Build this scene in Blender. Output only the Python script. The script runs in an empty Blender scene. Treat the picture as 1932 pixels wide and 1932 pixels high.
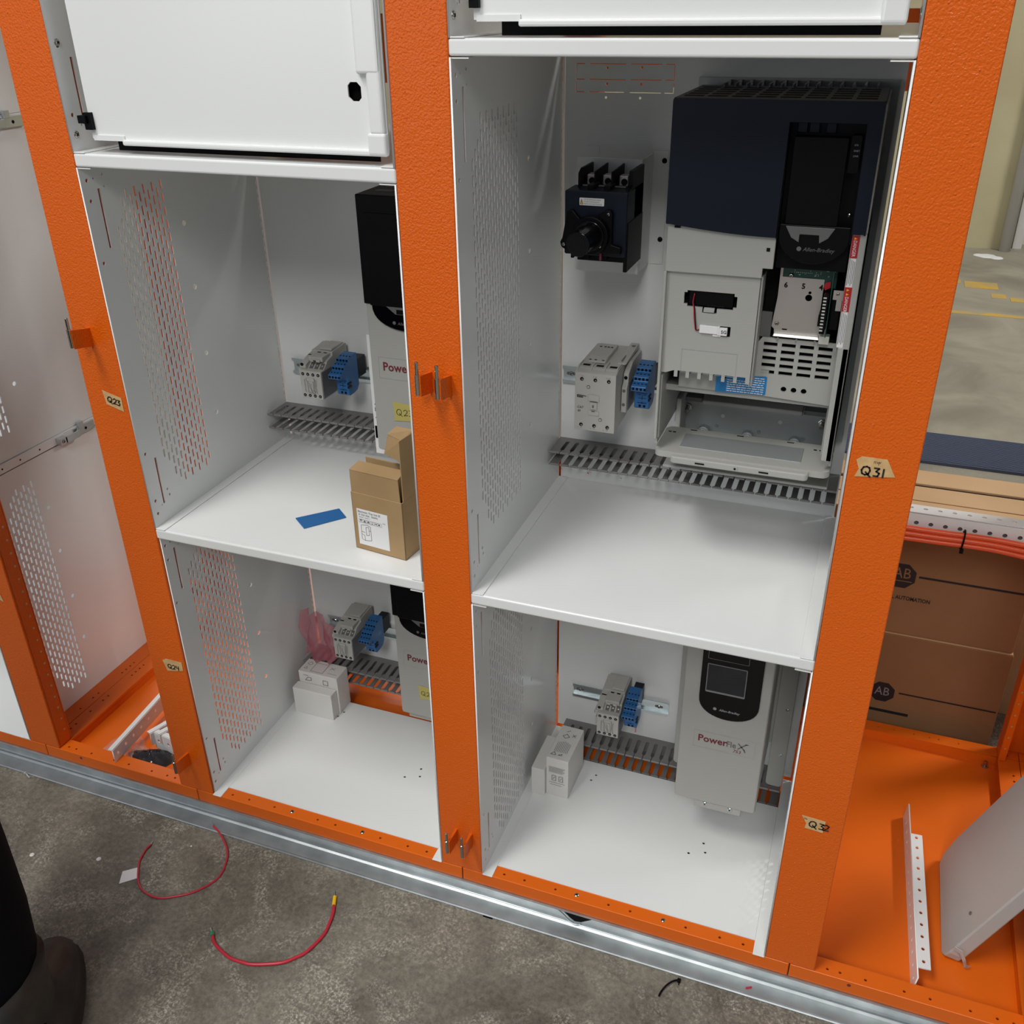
import bpy, bmesh, math, random
from mathutils import Vector, Matrix
random.seed(7)
S = bpy.context.scene
COL = S.collection
H = 0.066          # height of the cabinet sill top above the shop floor; cabinet parts are written relative to that sill

# ------------------------------------------------------------------ camera, world, lights, exposure
def make_camera():
    yaw, pitch, roll, fpx = -0.36517, -0.49562, -0.01584, 1810.77
    cy, sy, cp, sp = math.cos(yaw), math.sin(yaw), math.cos(pitch), math.sin(pitch)
    f = Vector((sy*cp, cy*cp, sp)); r = Vector((cy, -sy, 0)); u = r.cross(f)
    c, s = math.cos(roll), math.sin(roll)
    r2 = c*r + s*u; u2 = -s*r + c*u
    cam = bpy.data.cameras.new('camera'); o = bpy.data.objects.new('camera', cam); COL.objects.link(o)
    cam.sensor_width = 36; cam.sensor_height = 36; cam.sensor_fit = 'HORIZONTAL'
    cam.lens = fpx/1932*36; cam.clip_start = 0.02; cam.clip_end = 60
    M = Matrix((r2, u2, -f)).transposed().to_4x4()
    M.translation = Vector((0.46724, -0.9746, 1.22536 + H))
    o.matrix_world = M
    S.camera = o
make_camera()
w = bpy.data.worlds.new('workshop_air'); S.world = w; w.use_nodes = True
bg = w.node_tree.nodes['Background']; bg.inputs[0].default_value = (0.80, 0.87, 1.0, 1); bg.inputs[1].default_value = 0.21
def area(name, loc, size, power, aim=None, col=(1, .985, .95), sy=None):
    l = bpy.data.lights.new(name, 'AREA'); l.energy = power; l.color = col; l.shape = 'RECTANGLE'
    l.size = size; l.size_y = sy or size
    o = bpy.data.objects.new(name, l); COL.objects.link(o); o.location = loc
    d = (Vector(aim) if aim else Vector((loc[0], loc[1], 0))) - Vector(loc)
    o.rotation_euler = d.to_track_quat('-Z', 'Y').to_euler()
    return o
area('ceiling_lamp', (-0.95, -1.9, 4.4), 0.9, 125, sy=2.0)
area('ceiling_lamp', (0.9, -4.6, 4.2), 1.2, 150, sy=2.4)
area('ceiling_lamp', (3.6, 2.3, 4.4), 0.4, 190, sy=1.4)
area('ceiling_lamp', (-3.2, 4.2, 4.4), 0.4, 60, sy=1.4)
area('doorway_daylight', (-3.6, -6.5, 1.9), 2.6, 45, aim=(0, 0, 1.2), col=(.93, .96, 1), sy=2.2)
S.view_settings.view_transform = 'Standard'; S.view_settings.look = 'None'
S.view_settings.gamma = 1; S.view_settings.use_curve_mapping = False
S.view_settings.exposure = 0.0

# ------------------------------------------------------------------ materials
def mat(name, col, rough=.5, metal=0, spec=.5, bump=None, bstr=.2, bdist=.001, var=None, vscale=8, vamt=.3, coat=0, alpha=1, trans=0):
    m = bpy.data.materials.new(name); m.use_nodes = True; nt = m.node_tree; b = nt.nodes['Principled BSDF']
    b.inputs['Base Color'].default_value = (*col, 1); b.inputs['Roughness'].default_value = rough
    b.inputs['Metallic'].default_value = metal; b.inputs['Specular IOR Level'].default_value = spec
    b.inputs['Coat Weight'].default_value = coat; b.inputs['Alpha'].default_value = alpha
    b.inputs['Transmission Weight'].default_value = trans
    tc = nt.nodes.new('ShaderNodeTexCoord')
    if bump:
        n = nt.nodes.new('ShaderNodeTexNoise'); n.inputs['Scale'].default_value = bump; n.inputs['Detail'].default_value = 1.5
        nt.links.new(tc.outputs['Object'], n.inputs['Vector'])
        bp = nt.nodes.new('ShaderNodeBump'); bp.inputs['Strength'].default_value = bstr; bp.inputs['Distance'].default_value = bdist
        nt.links.new(n.outputs['Fac'], bp.inputs['Height']); nt.links.new(bp.outputs['Normal'], b.inputs['Normal'])
    if var:
        n = nt.nodes.new('ShaderNodeTexNoise'); n.inputs['Scale'].default_value = vscale; n.inputs['Detail'].default_value = 4
        nt.links.new(tc.outputs['Object'], n.inputs['Vector'])
        cr = nt.nodes.new('ShaderNodeValToRGB'); cr.color_ramp.elements[0].position = .5 - vamt/2; cr.color_ramp.elements[1].position = .5 + vamt/2
        cr.color_ramp.elements[0].color = (*col, 1); cr.color_ramp.elements[1].color = (*var, 1)
        nt.links.new(n.outputs['Fac'], cr.inputs['Fac']); nt.links.new(cr.outputs['Color'], b.inputs['Base Color'])
    return m
M = {}
M['white'] = mat('white_powder_coat', (.80, .81, .80), .22, bump=700, bstr=.12, bdist=.0003)
M['orange'] = mat('orange_hammer_paint', (.72, .118, .004), .30, spec=.4, bump=430, bstr=.75, bdist=.0011)
M['orange_flat'] = mat('orange_smooth_paint', (.76, .135, .005), .36, spec=.4, bump=150, bstr=.12, bdist=.0006)
M['galv'] = mat('galvanised_steel', (.42, .45, .46), .42, .85, var=(.60, .63, .64), vscale=30, vamt=.5, bump=60, bstr=.1)
M['zinc'] = mat('zinc_plated_steel', (.62, .68, .70), .28, .9)
M['chrome'] = mat('bright_steel', (.45, .43, .40), .16, 1)
M['steel'] = mat('brushed_steel', (.52, .48, .45), .42, .8, bump=220, bstr=.06)
M['zplate'] = mat('dull_zinc_plate', (.38, .41, .41), .5, .45)
M['navy'] = mat('dark_navy_plastic', (.006, .010, .020), .4, spec=.22)
M['black'] = mat('black_plastic', (.002, .002, .003), .42, spec=.15)
M['blackmat'] = mat('black_matt', (.004, .004, .004), .8, spec=.2)
M['glossblack'] = mat('gloss_black_plastic', (.002, .002, .003), .14, spec=.3)
M['screen'] = mat('dark_screen_glass', (.015, .017, .022), .06)
M['grey'] = mat('light_grey_plastic', (.40, .40, .375), .5, bump=900, bstr=.05)
M['greyd'] = mat('dark_grey_plastic', (.13, .13, .13), .5)
M['cgrey'] = mat('contactor_grey_plastic', (.47, .46, .425), .5)
M['sidegrey'] = mat('charcoal_grey_plastic', (.14, .14, .145), .5)
M['blue'] = mat('blue_plastic', (.018, .13, .36), .4)
M['bluelabel'] = mat('blue_label', (.01, .20, .50), .4)
M['duct'] = mat('grey_duct_plastic', (.21, .205, .20), .45)
M['kraft'] = mat('kraft_cardboard', (.36, .235, .115), .85, var=(.42, .28, .145), vscale=12, spec=.2)
M['kraftd'] = mat('shaded_brown_cardboard', (.25, .135, .062), .85, var=(.29, .16, .078), vscale=6, spec=.2)  # shade on the boxes is put into this darker brown
M['tan'] = mat('tan_cardboard', (.55, .36, .19), .85, var=(.62, .42, .235), vscale=5, spec=.2)
M['paper'] = mat('white_paper', (.80, .80, .80), .6)
M['carton'] = mat('white_carton', (.72, .70, .67), .6)
M['ink'] = mat('black_ink', (.012, .012, .014), .6)
M['inkgrey'] = mat('grey_ink', (.22, .22, .23), .6)
M['inklight'] = mat('pale_grey_print', (.30, .31, .34), .5)
M['maroon'] = mat('maroon_ink', (.16, .02, .03), .5)
M['flexgrey'] = mat('grey_print', (.16, .14, .14), .5)
M['mask'] = mat('masking_tape', (.58, .36, .15), .7, var=(.68, .46, .22), vscale=90)
M['ytape'] = mat('yellow_tape', (.52, .45, .13), .5)
M['red'] = mat('red_wire_insulation', (.52, .025, .045), .35)
M['redl'] = mat('red_label', (.45, .01, .02), .4)
M['yellow'] = mat('yellow_ferrule', (.85, .50, .01), .4)
M['green'] = mat('green_ferrule', (.04, .25, .12), .4)
M['pcb'] = mat('green_circuit_board', (.008, .06, .045), .35)
M['solder'] = mat('solder_dots', (.75, .75, .7), .3, .6)
M['cable'] = mat('orange_red_cable', (.80, .10, .03), .35)
M['mat'] = mat('blue_rubber_mat', (.095, .115, .175), .8)
M['boot'] = mat('black_worn_leather', (.016, .013, .011), .42, var=(.030, .024, .018), vscale=25, bump=120, bstr=.3)
M['cloth'] = mat('black_cloth', (.005, .005, .007), .9, spec=.1)
M['cream'] = mat('cream_painted_wall', (.50, .44, .26), .6, var=(.56, .50, .31), vscale=3)
M['pipe'] = mat('white_painted_pipe', (.62, .61, .58), .5)
M['doorgrey'] = mat('brown_grey_door', (.18, .16, .13), .6)
M['grill'] = mat('grey_panel_paint', (.44, .43, .41), .4)
M['yline'] = mat('worn_yellow_paint', (.62, .38, .06), .6, var=(.40, .33, .18), vscale=9)
M['spill'] = mat('white_residue', (.8, .8, .78), .6)
M['pvc'] = mat('clear_soft_plastic', (.65, .62, .58), .25, trans=.5, alpha=.8)
def glassy(name, col, alpha, rough=.15):
    m = bpy.data.materials.new(name); m.use_nodes = True; b = m.node_tree.nodes['Principled BSDF']
    b.inputs['Base Color'].default_value = (*col, 1); b.inputs['Roughness'].default_value = rough; b.inputs['Alpha'].default_value = alpha
    return m
M['pink'] = glassy('pink_antistatic_film', (.50, .13, .17), .62, .25)
M['clearbag'] = glassy('clear_plastic_film', (.9, .75, .7), .32, .1)
M['blackbag'] = mat('black_plastic_film', (.03, .03, .035), .12, bump=40, bstr=.9, bdist=.01)
def concrete():
    m = bpy.data.materials.new('stained_concrete'); m.use_nodes = True; nt = m.node_tree; b = nt.nodes['Principled BSDF']
    N = nt.nodes.new; L = nt.links.new
    tc = N('ShaderNodeTexCoord')
    def noise(sc, det=6, rgh=.6, dist=0):
        n = N('ShaderNodeTexNoise'); n.inputs['Scale'].default_value = sc; n.inputs['Detail'].default_value = det
        n.inputs['Roughness'].default_value = rgh; n.inputs['Distortion'].default_value = dist; L(tc.outputs['Object'], n.inputs['Vector']); return n
    def ramp(src, a, bb, ca=(0, 0, 0, 1), cb=(1, 1, 1, 1)):
        r = N('ShaderNodeValToRGB'); r.color_ramp.elements[0].position = a; r.color_ramp.elements[1].position = bb
        r.color_ramp.elements[0].color = ca; r.color_ramp.elements[1].color = cb; L(src, r.inputs['Fac']); return r
    base = ramp(noise(5, 8, .65, .6).outputs['Fac'], .34, .68, (.105, .094, .076, 1), (.255, .235, .190, 1))
    fine = ramp(noise(240, 8, .8).outputs['Fac'], .47, .62)
    mask = ramp(noise(7, 6, .7, 1.2).outputs['Fac'], .46, .66)
    mul = N('ShaderNodeMix'); mul.data_type = 'RGBA'; mul.blend_type = 'MULTIPLY'; mul.inputs[0].default_value = 1
    L(fine.outputs['Color'], mul.inputs[6]); L(mask.outputs['Color'], mul.inputs[7])
    mx = N('ShaderNodeMix'); mx.data_type = 'RGBA'; L(mul.outputs[2], mx.inputs[0]); L(base.outputs['Color'], mx.inputs[6]); mx.inputs[7].default_value = (.52, .49, .42, 1)
    f2 = ramp(noise(120, 5, .7).outputs['Fac'], .35, .65, (.72, .72, .72, 1), (1.25, 1.25, 1.22, 1))
    m2 = N('ShaderNodeMix'); m2.data_type = 'RGBA'; m2.blend_type = 'MULTIPLY'; m2.inputs[0].default_value = 1
    L(mx.outputs[2], m2.inputs[6]); L(f2.outputs['Color'], m2.inputs[7])
    # the brighter light on the far floor is put into a paler colour
    sx = N('ShaderNodeSeparateXYZ'); L(tc.outputs['Object'], sx.inputs[0])
    mr = N('ShaderNodeMapRange'); mr.inputs[1].default_value = 1.0; mr.inputs[2].default_value = 2.2; L(sx.outputs['Y'], mr.inputs[0])
    pale = ramp(noise(2.2, 7, .6, .8).outputs['Fac'], .35, .7, (.24, .215, .165, 1), (.42, .385, .30, 1))
    m3 = N('ShaderNodeMix'); m3.data_type = 'RGBA'; L(mr.outputs[0], m3.inputs[0]); L(m2.outputs[2], m3.inputs[6]); L(pale.outputs['Color'], m3.inputs[7])
    L(m3.outputs[2], b.inputs['Base Color']); b.inputs['Roughness'].default_value = .55
    bp = N('ShaderNodeBump'); bp.inputs['Strength'].default_value = .35; bp.inputs['Distance'].default_value = .001
    L(noise(260, 4).outputs['Fac'], bp.inputs['Height']); L(bp.outputs['Normal'], b.inputs['Normal'])
    return m
M['concrete'] = concrete()

# ------------------------------------------------------------------ mesh helpers
class MB:
    def __init__(s): s.bm = bmesh.new(); s.mi = 0
    def _f(s, vs):
        try:
            f = s.bm.faces.new(vs); f.material_index = s.mi; return f
        except ValueError: return None
    def box(s, x0, x1, y0, y1, z0, z1):
        if x0 > x1: x0, x1 = x1, x0
        if y0 > y1: y0, y1 = y1, y0
        if z0 > z1: z0, z1 = z1, z0
        v = [s.bm.verts.new(p) for p in ((x0,y0,z0),(x1,y0,z0),(x1,y1,z0),(x0,y1,z0),(x0,y0,z1),(x1,y0,z1),(x1,y1,z1),(x0,y1,z1))]
        for q in ((0,3,2,1),(4,5,6,7),(0,1,5,4),(1,2,6,5),(2,3,7,6),(3,0,4,7)): s._f([v[i] for i in q])
        return s
    def prism(s, pts, ax, a, b):
        def P(u, v, t): return (t, u, v) if ax == 'X' else (u, t, v) if ax == 'Y' else (u, v, t)
        A = [s.bm.verts.new(P(u, v, a)) for u, v in pts]; B = [s.bm.verts.new(P(u, v, b)) for u, v in pts]
        n = len(pts); s._f(A); s._f(B[::-1])
        for i in range(n): s._f([A[i], A[(i+1) % n], B[(i+1) % n], B[i]])
        return s
    def hexa(s, c):       # eight corners: bottom ring then top ring
        v = [s.bm.verts.new(p) for p in c]
        for q in ((0,3,2,1),(4,5,6,7),(0,1,5,4),(1,2,6,5),(2,3,7,6),(3,0,4,7)): s._f([v[i] for i in q])
        return s
    def cyl(s, p0, p1, r0, r1=None, n=16):
        r1 = r0 if r1 is None else r1
        p0, p1 = Vector(p0), Vector(p1); d = (p1-p0).normalized()
        a = d.orthogonal().normalized(); b = d.cross(a)
        A, B = [], []
        for i in range(n):
            t = 2*math.pi*i/n; e = math.cos(t)*a + math.sin(t)*b
            A.append(s.bm.verts.new(p0+e*r0)); B.append(s.bm.verts.new(p1+e*r1))
        s._f(A[::-1]); s._f(B)
        for i in range(n): s._f([A[i], A[(i+1) % n], B[(i+1) % n], B[i]])
        return s
    def dome(s, c, d, r, h, n=14, k=4):      # domed screw head on a surface
        c = Vector(c); d = Vector(d).normalized(); a = d.orthogonal().normalized(); b = d.cross(a); prev = None
        for j in range(k):
            t = j/k*math.pi/2; rr = r*math.cos(t); hh = h*math.sin(t)
            ring = [s.bm.verts.new(c + d*hh + (math.cos(2*math.pi*i/n)*a + math.sin(2*math.pi*i/n)*b)*rr) for i in range(n)]
            if prev:
                for i in range(n): s._f([prev[i], prev[(i+1) % n], ring[(i+1) % n], ring[i]])
            prev = ring
        top = s.bm.verts.new(c + d*h)
        for i in range(n): s._f([prev[i], prev[(i+1) % n], top])
        return s
    def tube(s, pts, r, n=10, rs=None):
        pts = [Vector(p) for p in pts]; prev = None; last = None
        for k, p in enumerate(pts):
            d = (pts[min(k+1, len(pts)-1)] - pts[max(k-1, 0)]).normalized()
            a = d.orthogonal().normalized() if last is None else (last - d*last.dot(d)).normalized()
            last = a; b = d.cross(a); rr = rs[k] if rs else r
            ring = [s.bm.verts.new(p + (math.cos(2*math.pi*i/n)*a + math.sin(2*math.pi*i/n)*b)*rr) for i in range(n)]
            if prev:
                for i in range(n): s._f([prev[i], prev[(i+1) % n], ring[(i+1) % n], ring[i]])
            else: s._f(ring[::-1])
            prev = ring
        s._f(prev); return s
    def quad(s, *p): s._f([s.bm.verts.new(q) for q in p]); return s
def offset(p):
    v = Vector((0, 0, 0))
    while p is not None: v = v + p.location; p = p.parent
    return v
def put(name, mesh, m, parent, kind=None, label=None):
    o = bpy.data.objects.new(name, mesh); COL.objects.link(o)
    for k in (m if isinstance(m, (list, tuple)) else [m]): mesh.materials.append(M[k])
    if parent is not None: o.parent = parent
    if kind: o['kind'] = kind
    if label: o['label'] = label
    return o
def obj(name, mb, m, parent=None, bev=0, smooth=False, kind=None, label=None, seg=2):
    bmesh.ops.recalc_face_normals(mb.bm, faces=mb.bm.faces)
    off = offset(parent)
    if off.length > 0: bmesh.ops.translate(mb.bm, verts=mb.bm.verts, vec=-off)
    me = bpy.data.meshes.new(name); mb.bm.to_mesh(me); mb.bm.free()
    if smooth:
        for p in me.polygons: p.use_smooth = True
    o = put(name, me, m, parent, kind, label)
    if bev:
        b = o.modifiers.new('bevel', 'BEVEL'); b.width = bev; b.segments = seg; b.limit_method = 'ANGLE'; b.angle_limit = .6
        if smooth is None: pass
    if smooth == 'angle':
        pass
    return o
def tag(o, label, cat, group=None):
    o['label'] = label; o['category'] = cat
    if group: o['group'] = group
    return o
def thing(name, label, cat, loc=(0, 0, 0), group=None):
    o = bpy.data.objects.new(name, None); COL.objects.link(o); o.location = loc; o.empty_display_size = .02
    return tag(o, label, cat, group)
def copy_tree(root, loc, label, group=None):
    def rec(o, par):
        c = o.copy(); COL.objects.link(c); c.parent = par
        for ch in list(o.children): rec(ch, c)
        return c
    r = rec(root, None); r.location = loc; r['label'] = label
    if group: r['group'] = group
    return r
# sheet metal: a 2D outline with real holes, filled and given a thickness
PL = {'XZ': Matrix(((1,0,0),(0,0,-1),(0,1,0))), 'YZ': Matrix(((0,0,1),(1,0,0),(0,1,0))), 'XY': Matrix.Identity(3)}
def curve_mesh(name, loops, plane, pos, th):
    c = bpy.data.curves.new(name, 'CURVE'); c.dimensions = '2D'; c.fill_mode = 'BOTH'; c.extrude = th/2
    for lp in loops:
        sp = c.splines.new('POLY'); sp.points.add(len(lp)-1); sp.use_cyclic_u = True
        for i, (u, v) in enumerate(lp): sp.points[i].co = (u, v, 0, 1)
    t = bpy.data.objects.new('tmp', c)
    me = bpy.data.meshes.new_from_object(t); bpy.data.objects.remove(t); bpy.data.curves.remove(c)
    Mx = PL[plane].to_4x4(); me.transform(Mx)
    d = {'XZ': (0, pos, 0), 'YZ': (pos, 0, 0), 'XY': (0, 0, pos)}[plane]
    me.transform(Matrix.Translation(d)); me.update()
    return me
def sheet(name, outer, holes, plane, pos, th, m, parent=None, kind=None, label=None):
    me = curve_mesh(name, [outer]+holes, plane, pos, th); me.transform(Matrix.Translation(-offset(parent)))
    me.name = name
    return put(name, me, m, parent, kind, label)
def R(a, b, c, d): return [(a, c), (b, c), (b, d), (a, d)]
def circ(u, v, r, n=10, rv=None): return [(u + r*math.cos(2*math.pi*i/n), v + (rv or r)*math.sin(2*math.pi*i/n)) for i in range(n)]
def rrect(a, b, c, d, r, n=4):
    o = []
    for cx, cy, t0 in ((b-r, c+r, -90), (b-r, d-r, 0), (a+r, d-r, 90), (a+r, c+r, 180)):
        for i in range(n+1): t = math.radians(t0 + 90*i/n); o.append((cx + r*math.cos(t), cy + r*math.sin(t)))
    return o
def text(name, body, size, plane, pos, u, v, m, parent, rot=0, align='LEFT', bold=0, sx=1, shear=0, label=None):
    c = bpy.data.curves.new(name, 'FONT'); c.body = body; c.size = size; c.align_x = align; c.offset = bold; c.extrude = .00005; c.shear = shear
    c.resolution_u = 2
    t = bpy.data.objects.new('tmp', c)
    me = bpy.data.meshes.new_from_object(t); bpy.data.objects.remove(t); bpy.data.curves.remove(c)
    me.transform(Matrix.Diagonal((sx, 1, 1, 1))); me.transform(Matrix.Rotation(rot, 4, 'Z')); me.transform(Matrix.Translation((u, v, 0)))
    me.transform(PL[plane].to_4x4())
    me.transform(Matrix.Translation({'XZ': (0, pos, 0), 'YZ': (pos, 0, 0), 'XY': (0, 0, pos)}[plane]))
    me.transform(Matrix.Translation(-offset(parent))); me.name = name
    return put(name, me, m, parent, label=label)
def strokes(name, lines, wd, plane, pos, m, parent, u0=0, v0=0, sc=1, rot=0):
    """marker writing: flat ribbons along hand-drawn polylines"""
    mb = MB(); cr, sr = math.cos(rot), math.sin(rot)
    for ln in lines:
        q = [(u0 + sc*(x*cr - y*sr), v0 + sc*(x*sr + y*cr)) for x, y in ln]
        for (a, b), (c, d) in zip(q, q[1:]):
            L = math.hypot(c-a, d-b) or 1e-6; nx, ny = -(d-b)/L*wd/2, (c-a)/L*wd/2; ex, ey = (c-a)/L*wd/3, (d-b)/L*wd/3
            pts = [(a-ex+nx, b-ey+ny), (a-ex-nx, b-ey-ny), (c+ex-nx, d+ey-ny), (c+ex+nx, d+ey+ny)]
            if plane == 'XZ': mb.quad(*[(x, pos, z) for x, z in pts])
            elif plane == 'XY': mb.quad(*[(x, y, pos) for x, y in pts])
            else: mb.quad(*[(pos, y, z) for y, z in pts])
    return obj(name, mb, m, parent)
def smoothpath(pts, k=5):
    P = [Vector(p) for p in pts]; out = []
    for i in range(len(P)-1):
        p0, p1, p2, p3 = P[max(i-1, 0)], P[i], P[i+1], P[min(i+2, len(P)-1)]
        for j in range(k):
            t = j/k; out.append(.5*((2*p1)+(p2-p0)*t+(2*p0-5*p1+4*p2-p3)*t*t+(3*p1-p0-3*p2+p3)*t**3))
    out.append(P[-1]); return out
def screw(name, c, d, r, parent, m='chrome', h=None):
    mb = MB(); mb.dome(c, d, r, h or r*.55)
    c = Vector(c); d = Vector(d).normalized(); a = d.orthogonal().normalized(); b = d.cross(a); mb.mi = 1
    t = c + d*(h or r*.55)*1.02
    for p, q in ((a, b), (b, a)):
        mb.quad(*[t + p*sx*r*.5 + q*sy*r*.12 for sx, sy in ((-1,-1),(1,-1),(1,1),(-1,1))])
    return obj(name, mb, [m, 'blackmat'], parent)

# ------------------------------------------------------------------ the place
S1, S2, S3, S4, S5, S6 = -.848, -.508, 0.0, .508, .848, 1.356      # seams between the cabinet columns
def structure(o): o['kind'] = 'structure'; return o
fl = MB(); fl.quad((-5, -4, -H), (6, -4, -H), (6, 9, -H), (-5, 9, -H)); structure(obj('floor', fl, 'concrete'))
wl = MB(); wl.box(-5, 1.135, 5.02, 5.2, -H, 3.6); structure(obj('wall_back', wl, 'cream'))
wl = MB(); wl.box(2.3, 6, 5.02, 5.2, -H, 3.6); wl.box(1.135, 2.3, 5.02, 5.2, 2.2, 3.6); structure(obj('wall_back', wl, 'cream'))
dj = MB(); dj.box(1.17, 1.215, 5.06, 5.19, -H, 2.2); structure(obj('trim_1', dj, 'pipe'))
dd = MB(); dd.box(1.215, 2.3, 5.20, 5.25, -H, 2.2)
d1 = structure(obj('door_1', dd, 'doorgrey'))
dd = MB(); dd.box(1.23, 1.26, 5.18, 5.2, -H, 2.2); obj('door_stop', dd, 'pipe', d1)
pp = MB(); pp.cyl((1.125, 4.985, -H), (1.125, 4.985, 3.4), .03, n=20); structure(obj('trim_2', pp, 'pipe', smooth=True))
# yellow floor marking, worn
for i, (x0, x1, y0, y1) in enumerate(((.895, 1.045, 4.13, 4.25), (.86, .88, 4.2, 4.27), (1.005, 1.07, 3.97, 4.05), (1.085, 1.3, 3.93, 4.0), (.80, 1.6, 3.66, 3.705))):
    mb = MB(); mb.box(x0, x1, y0, y1, -H, -H+.0015)
    tag(obj('floor_stripe', mb, 'yline'), ('long thin worn yellow line painted on the floor nearest the blue mat', 'broad yellow floor marking fragment nearest the cream wall', 'short faded yellow floor mark at the edge of the right orange post',
        'small faint yellow floor patch in the second broken row', 'yellow floor marking fragment cut by the right edge of the view')[(i+1) % 5 if i else 1], 'floor marking', 'worn yellow floor markings')
LB = ['broad yellow floor marking fragment nearest the cream wall', 'short faded yellow floor mark touching the right orange post in view',
      'small faint yellow floor patch left of the frame edge, second broken row', 'yellow floor fragment cut off by the right edge of the picture',
      'long thin worn yellow line painted across the floor beyond the blue mat']
for o, l in zip([o for o in COL.objects if o.name.startswith('floor_stripe')], LB): o['label'] = l
mb = MB()
for q in ((1.03, 4.83, .05), (1.075, 4.80, .035), (.99, 4.84, .03)): mb.dome((q[0], q[1], -H), (0, 0, 1), q[2], .006, n=9)
tag(obj('paper_scrap', mb, 'spill'), 'crumpled white scrap on the floor at the foot of the cream wall', 'litter')

# ------------------------------------------------------------------ orange frame
F = thing('switchgear_frame', 'orange hammer-painted steel cabinet frame with tall posts on a galvanised channel', 'cabinet frame', (0, .29, 0))
TOP = 1.95
def post(xc, name='post'):
    mb = MB(); a, b = xc-.034, xc+.034
    mb.box(a, b, 0, .004, .001, TOP)                         # front sheet
    mb.box(a, a+.003, .004, .030, .001, TOP); mb.box(b-.003, b, .004, .030, .001, TOP)
    mb.box(a, a+.014, .030, .033, .001, TOP); mb.box(b-.014, b, .030, .033, .001, TOP)
    p = obj(name, mb, 'orange', F, bev=.0022, seg=3)
    # rolled pilot dimples in two files down the front, and holes down the returns
    mb = MB()
    z = .045
    while z < 1.5:
        for dx in (-.017, .017): mb.dome((xc+dx, .0002, z), (0, -1, 0), .0013, .0007, n=7, k=2)
        z += .0254
    obj('dimple_rows', mb, 'orange', p, kind='stuff')
    mb = MB(); z = .03
    while z < 1.5: mb.cyl((b+.0001, .022, z), (b+.0006, .022, z), .0021, n=8); z += .0254
    obj('side_holes', mb, 'tan', p, kind='stuff')
    return p
posts = [post(x) for x in (S1, S2, S3, S4, S5)]
def rearpost(xc):
    mb = MB(); a, b = xc-.036, xc+.036
    mb.box(a, b, .580, .584, .001, TOP); mb.box(a, a+.003, .55, .58, .001, TOP); mb.box(b-.003, b, .55, .58, .001, TOP)
    mb.box(a, a+.012, .547, .55, .001, TOP); mb.box(b-.012, b, .547, .55, .001, TOP)
    p = obj('rear_post', mb, 'orange_flat', F, bev=.0012); mb = MB(); z = .03
    while z < 1.5:
        mb.cyl((a+.006, .5468, z), (a+.006, .5462, z), .0018, n=7); z += .0254
    obj('rear_post_holes', mb, 'tan', p, kind='stuff')
for x in (S1, S2, S3, S4, S5): rearpost(x)
HOLES = [.068, .102, .153, .238, .272, .3565, .407, .441]; SCR = [.187, .3225]
def section(x0, x1, unit=True, narrow=None):
    g = .0006
    hs = [x0+h for h in (narrow or HOLES)]
    # front sill: folded sheet with real holes in its top
    mb = MB(); mb.box(x0+g, x1-g, 0, .003, -.0255, 0); sl = obj('sill', mb, 'orange_flat', F, bev=.0015, seg=3)
    sheet('sill_top', R(x0+g, x1-g, .0012, .027), [circ(h, .0105, .0021) for h in hs], 'XY', -.0012, .0024, 'orange_flat', sl)
    mb = MB(); mb.box(x0+g, x1-g, .0245, .027, -.022, -.002); obj('sill_return', mb, 'orange_flat', sl)
    if unit:
        for h in SCR: screw('screw', (x0+h, .0115, 0), (0, 0, 1), .0036, sl, 'chrome', .0012)
    else:
        mb = MB()
        for h in hs: mb.cyl((h, .0105, -.006), (h, .0105, -.0055), .0034, n=10)
        obj('hole_backing', mb, 'maroon', sl, kind='stuff')
        mb = MB(); mb.cyl((x0+.082, -.0003, -.0075), (x0+.082, .0002, -.0075), .0027, n=12); obj('pilot_hole', mb, 'maroon', sl)
    # side rails, rear sill, base pan
    for a, b, s_ in ((x0+g, x0+.036, 1), (x1-.036, x1-g, -1)):
        hh = []; y = .05
        for y in (.052, .066, .105, .14, .155, .225, .237, .249, .261, .33, .345, .42, .435, .50, .515): hh.append(circ((a+b)/2 - s_*.006, y, .0022, 8))
        r = sheet('side_rail', R(a, b, .0275, .557), hh, 'XY', -.0012, .0024, 'orange_flat', F)
        mb = MB(); mb.box(b-.002 if s_ > 0 else a, b if s_ > 0 else a+.002, .0275, .557, -.0205, -.0024); obj('rail_return', mb, 'orange_flat', r)
        mb = MB(); mb.box(a, b, .0275, .557, -.0075, -.007); obj('rail_lining', mb, 'maroon', r)
    rs = sheet('rear_sill', R(x0+g, x1-g, .558, .584), [circ(x0+d, .571, .0018, 8) for d in (.1, .128, .163, .19, .206, .24)], 'XY', -.0012, .0024, 'orange_flat', F)
    mb = MB(); mb.box(x0+g, x1-g, .558, .5605, -.0205, -.0024); mb.box(x0+g, x1-g, .5815, .584, -.0255, -.0024); obj('sill_return', mb, 'orange_flat', rs)
    mb = MB(); mb.box(x0+.004, x1-.004, .0275, .581, -.0235, -.0205); obj('base_pan', mb, 'orange_flat', F)
NA = [.047, .064, .099, .151, .184, .235, .269, .286]
section(S1-.508, S1); section(S1, S2, False, NA); section(S2, S3); section(S3, S4); section(S4, S5, False, [.0512, .0685, .1027, .1537, .1872, .2382, .2717, .292]); section(S5, S6)
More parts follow.
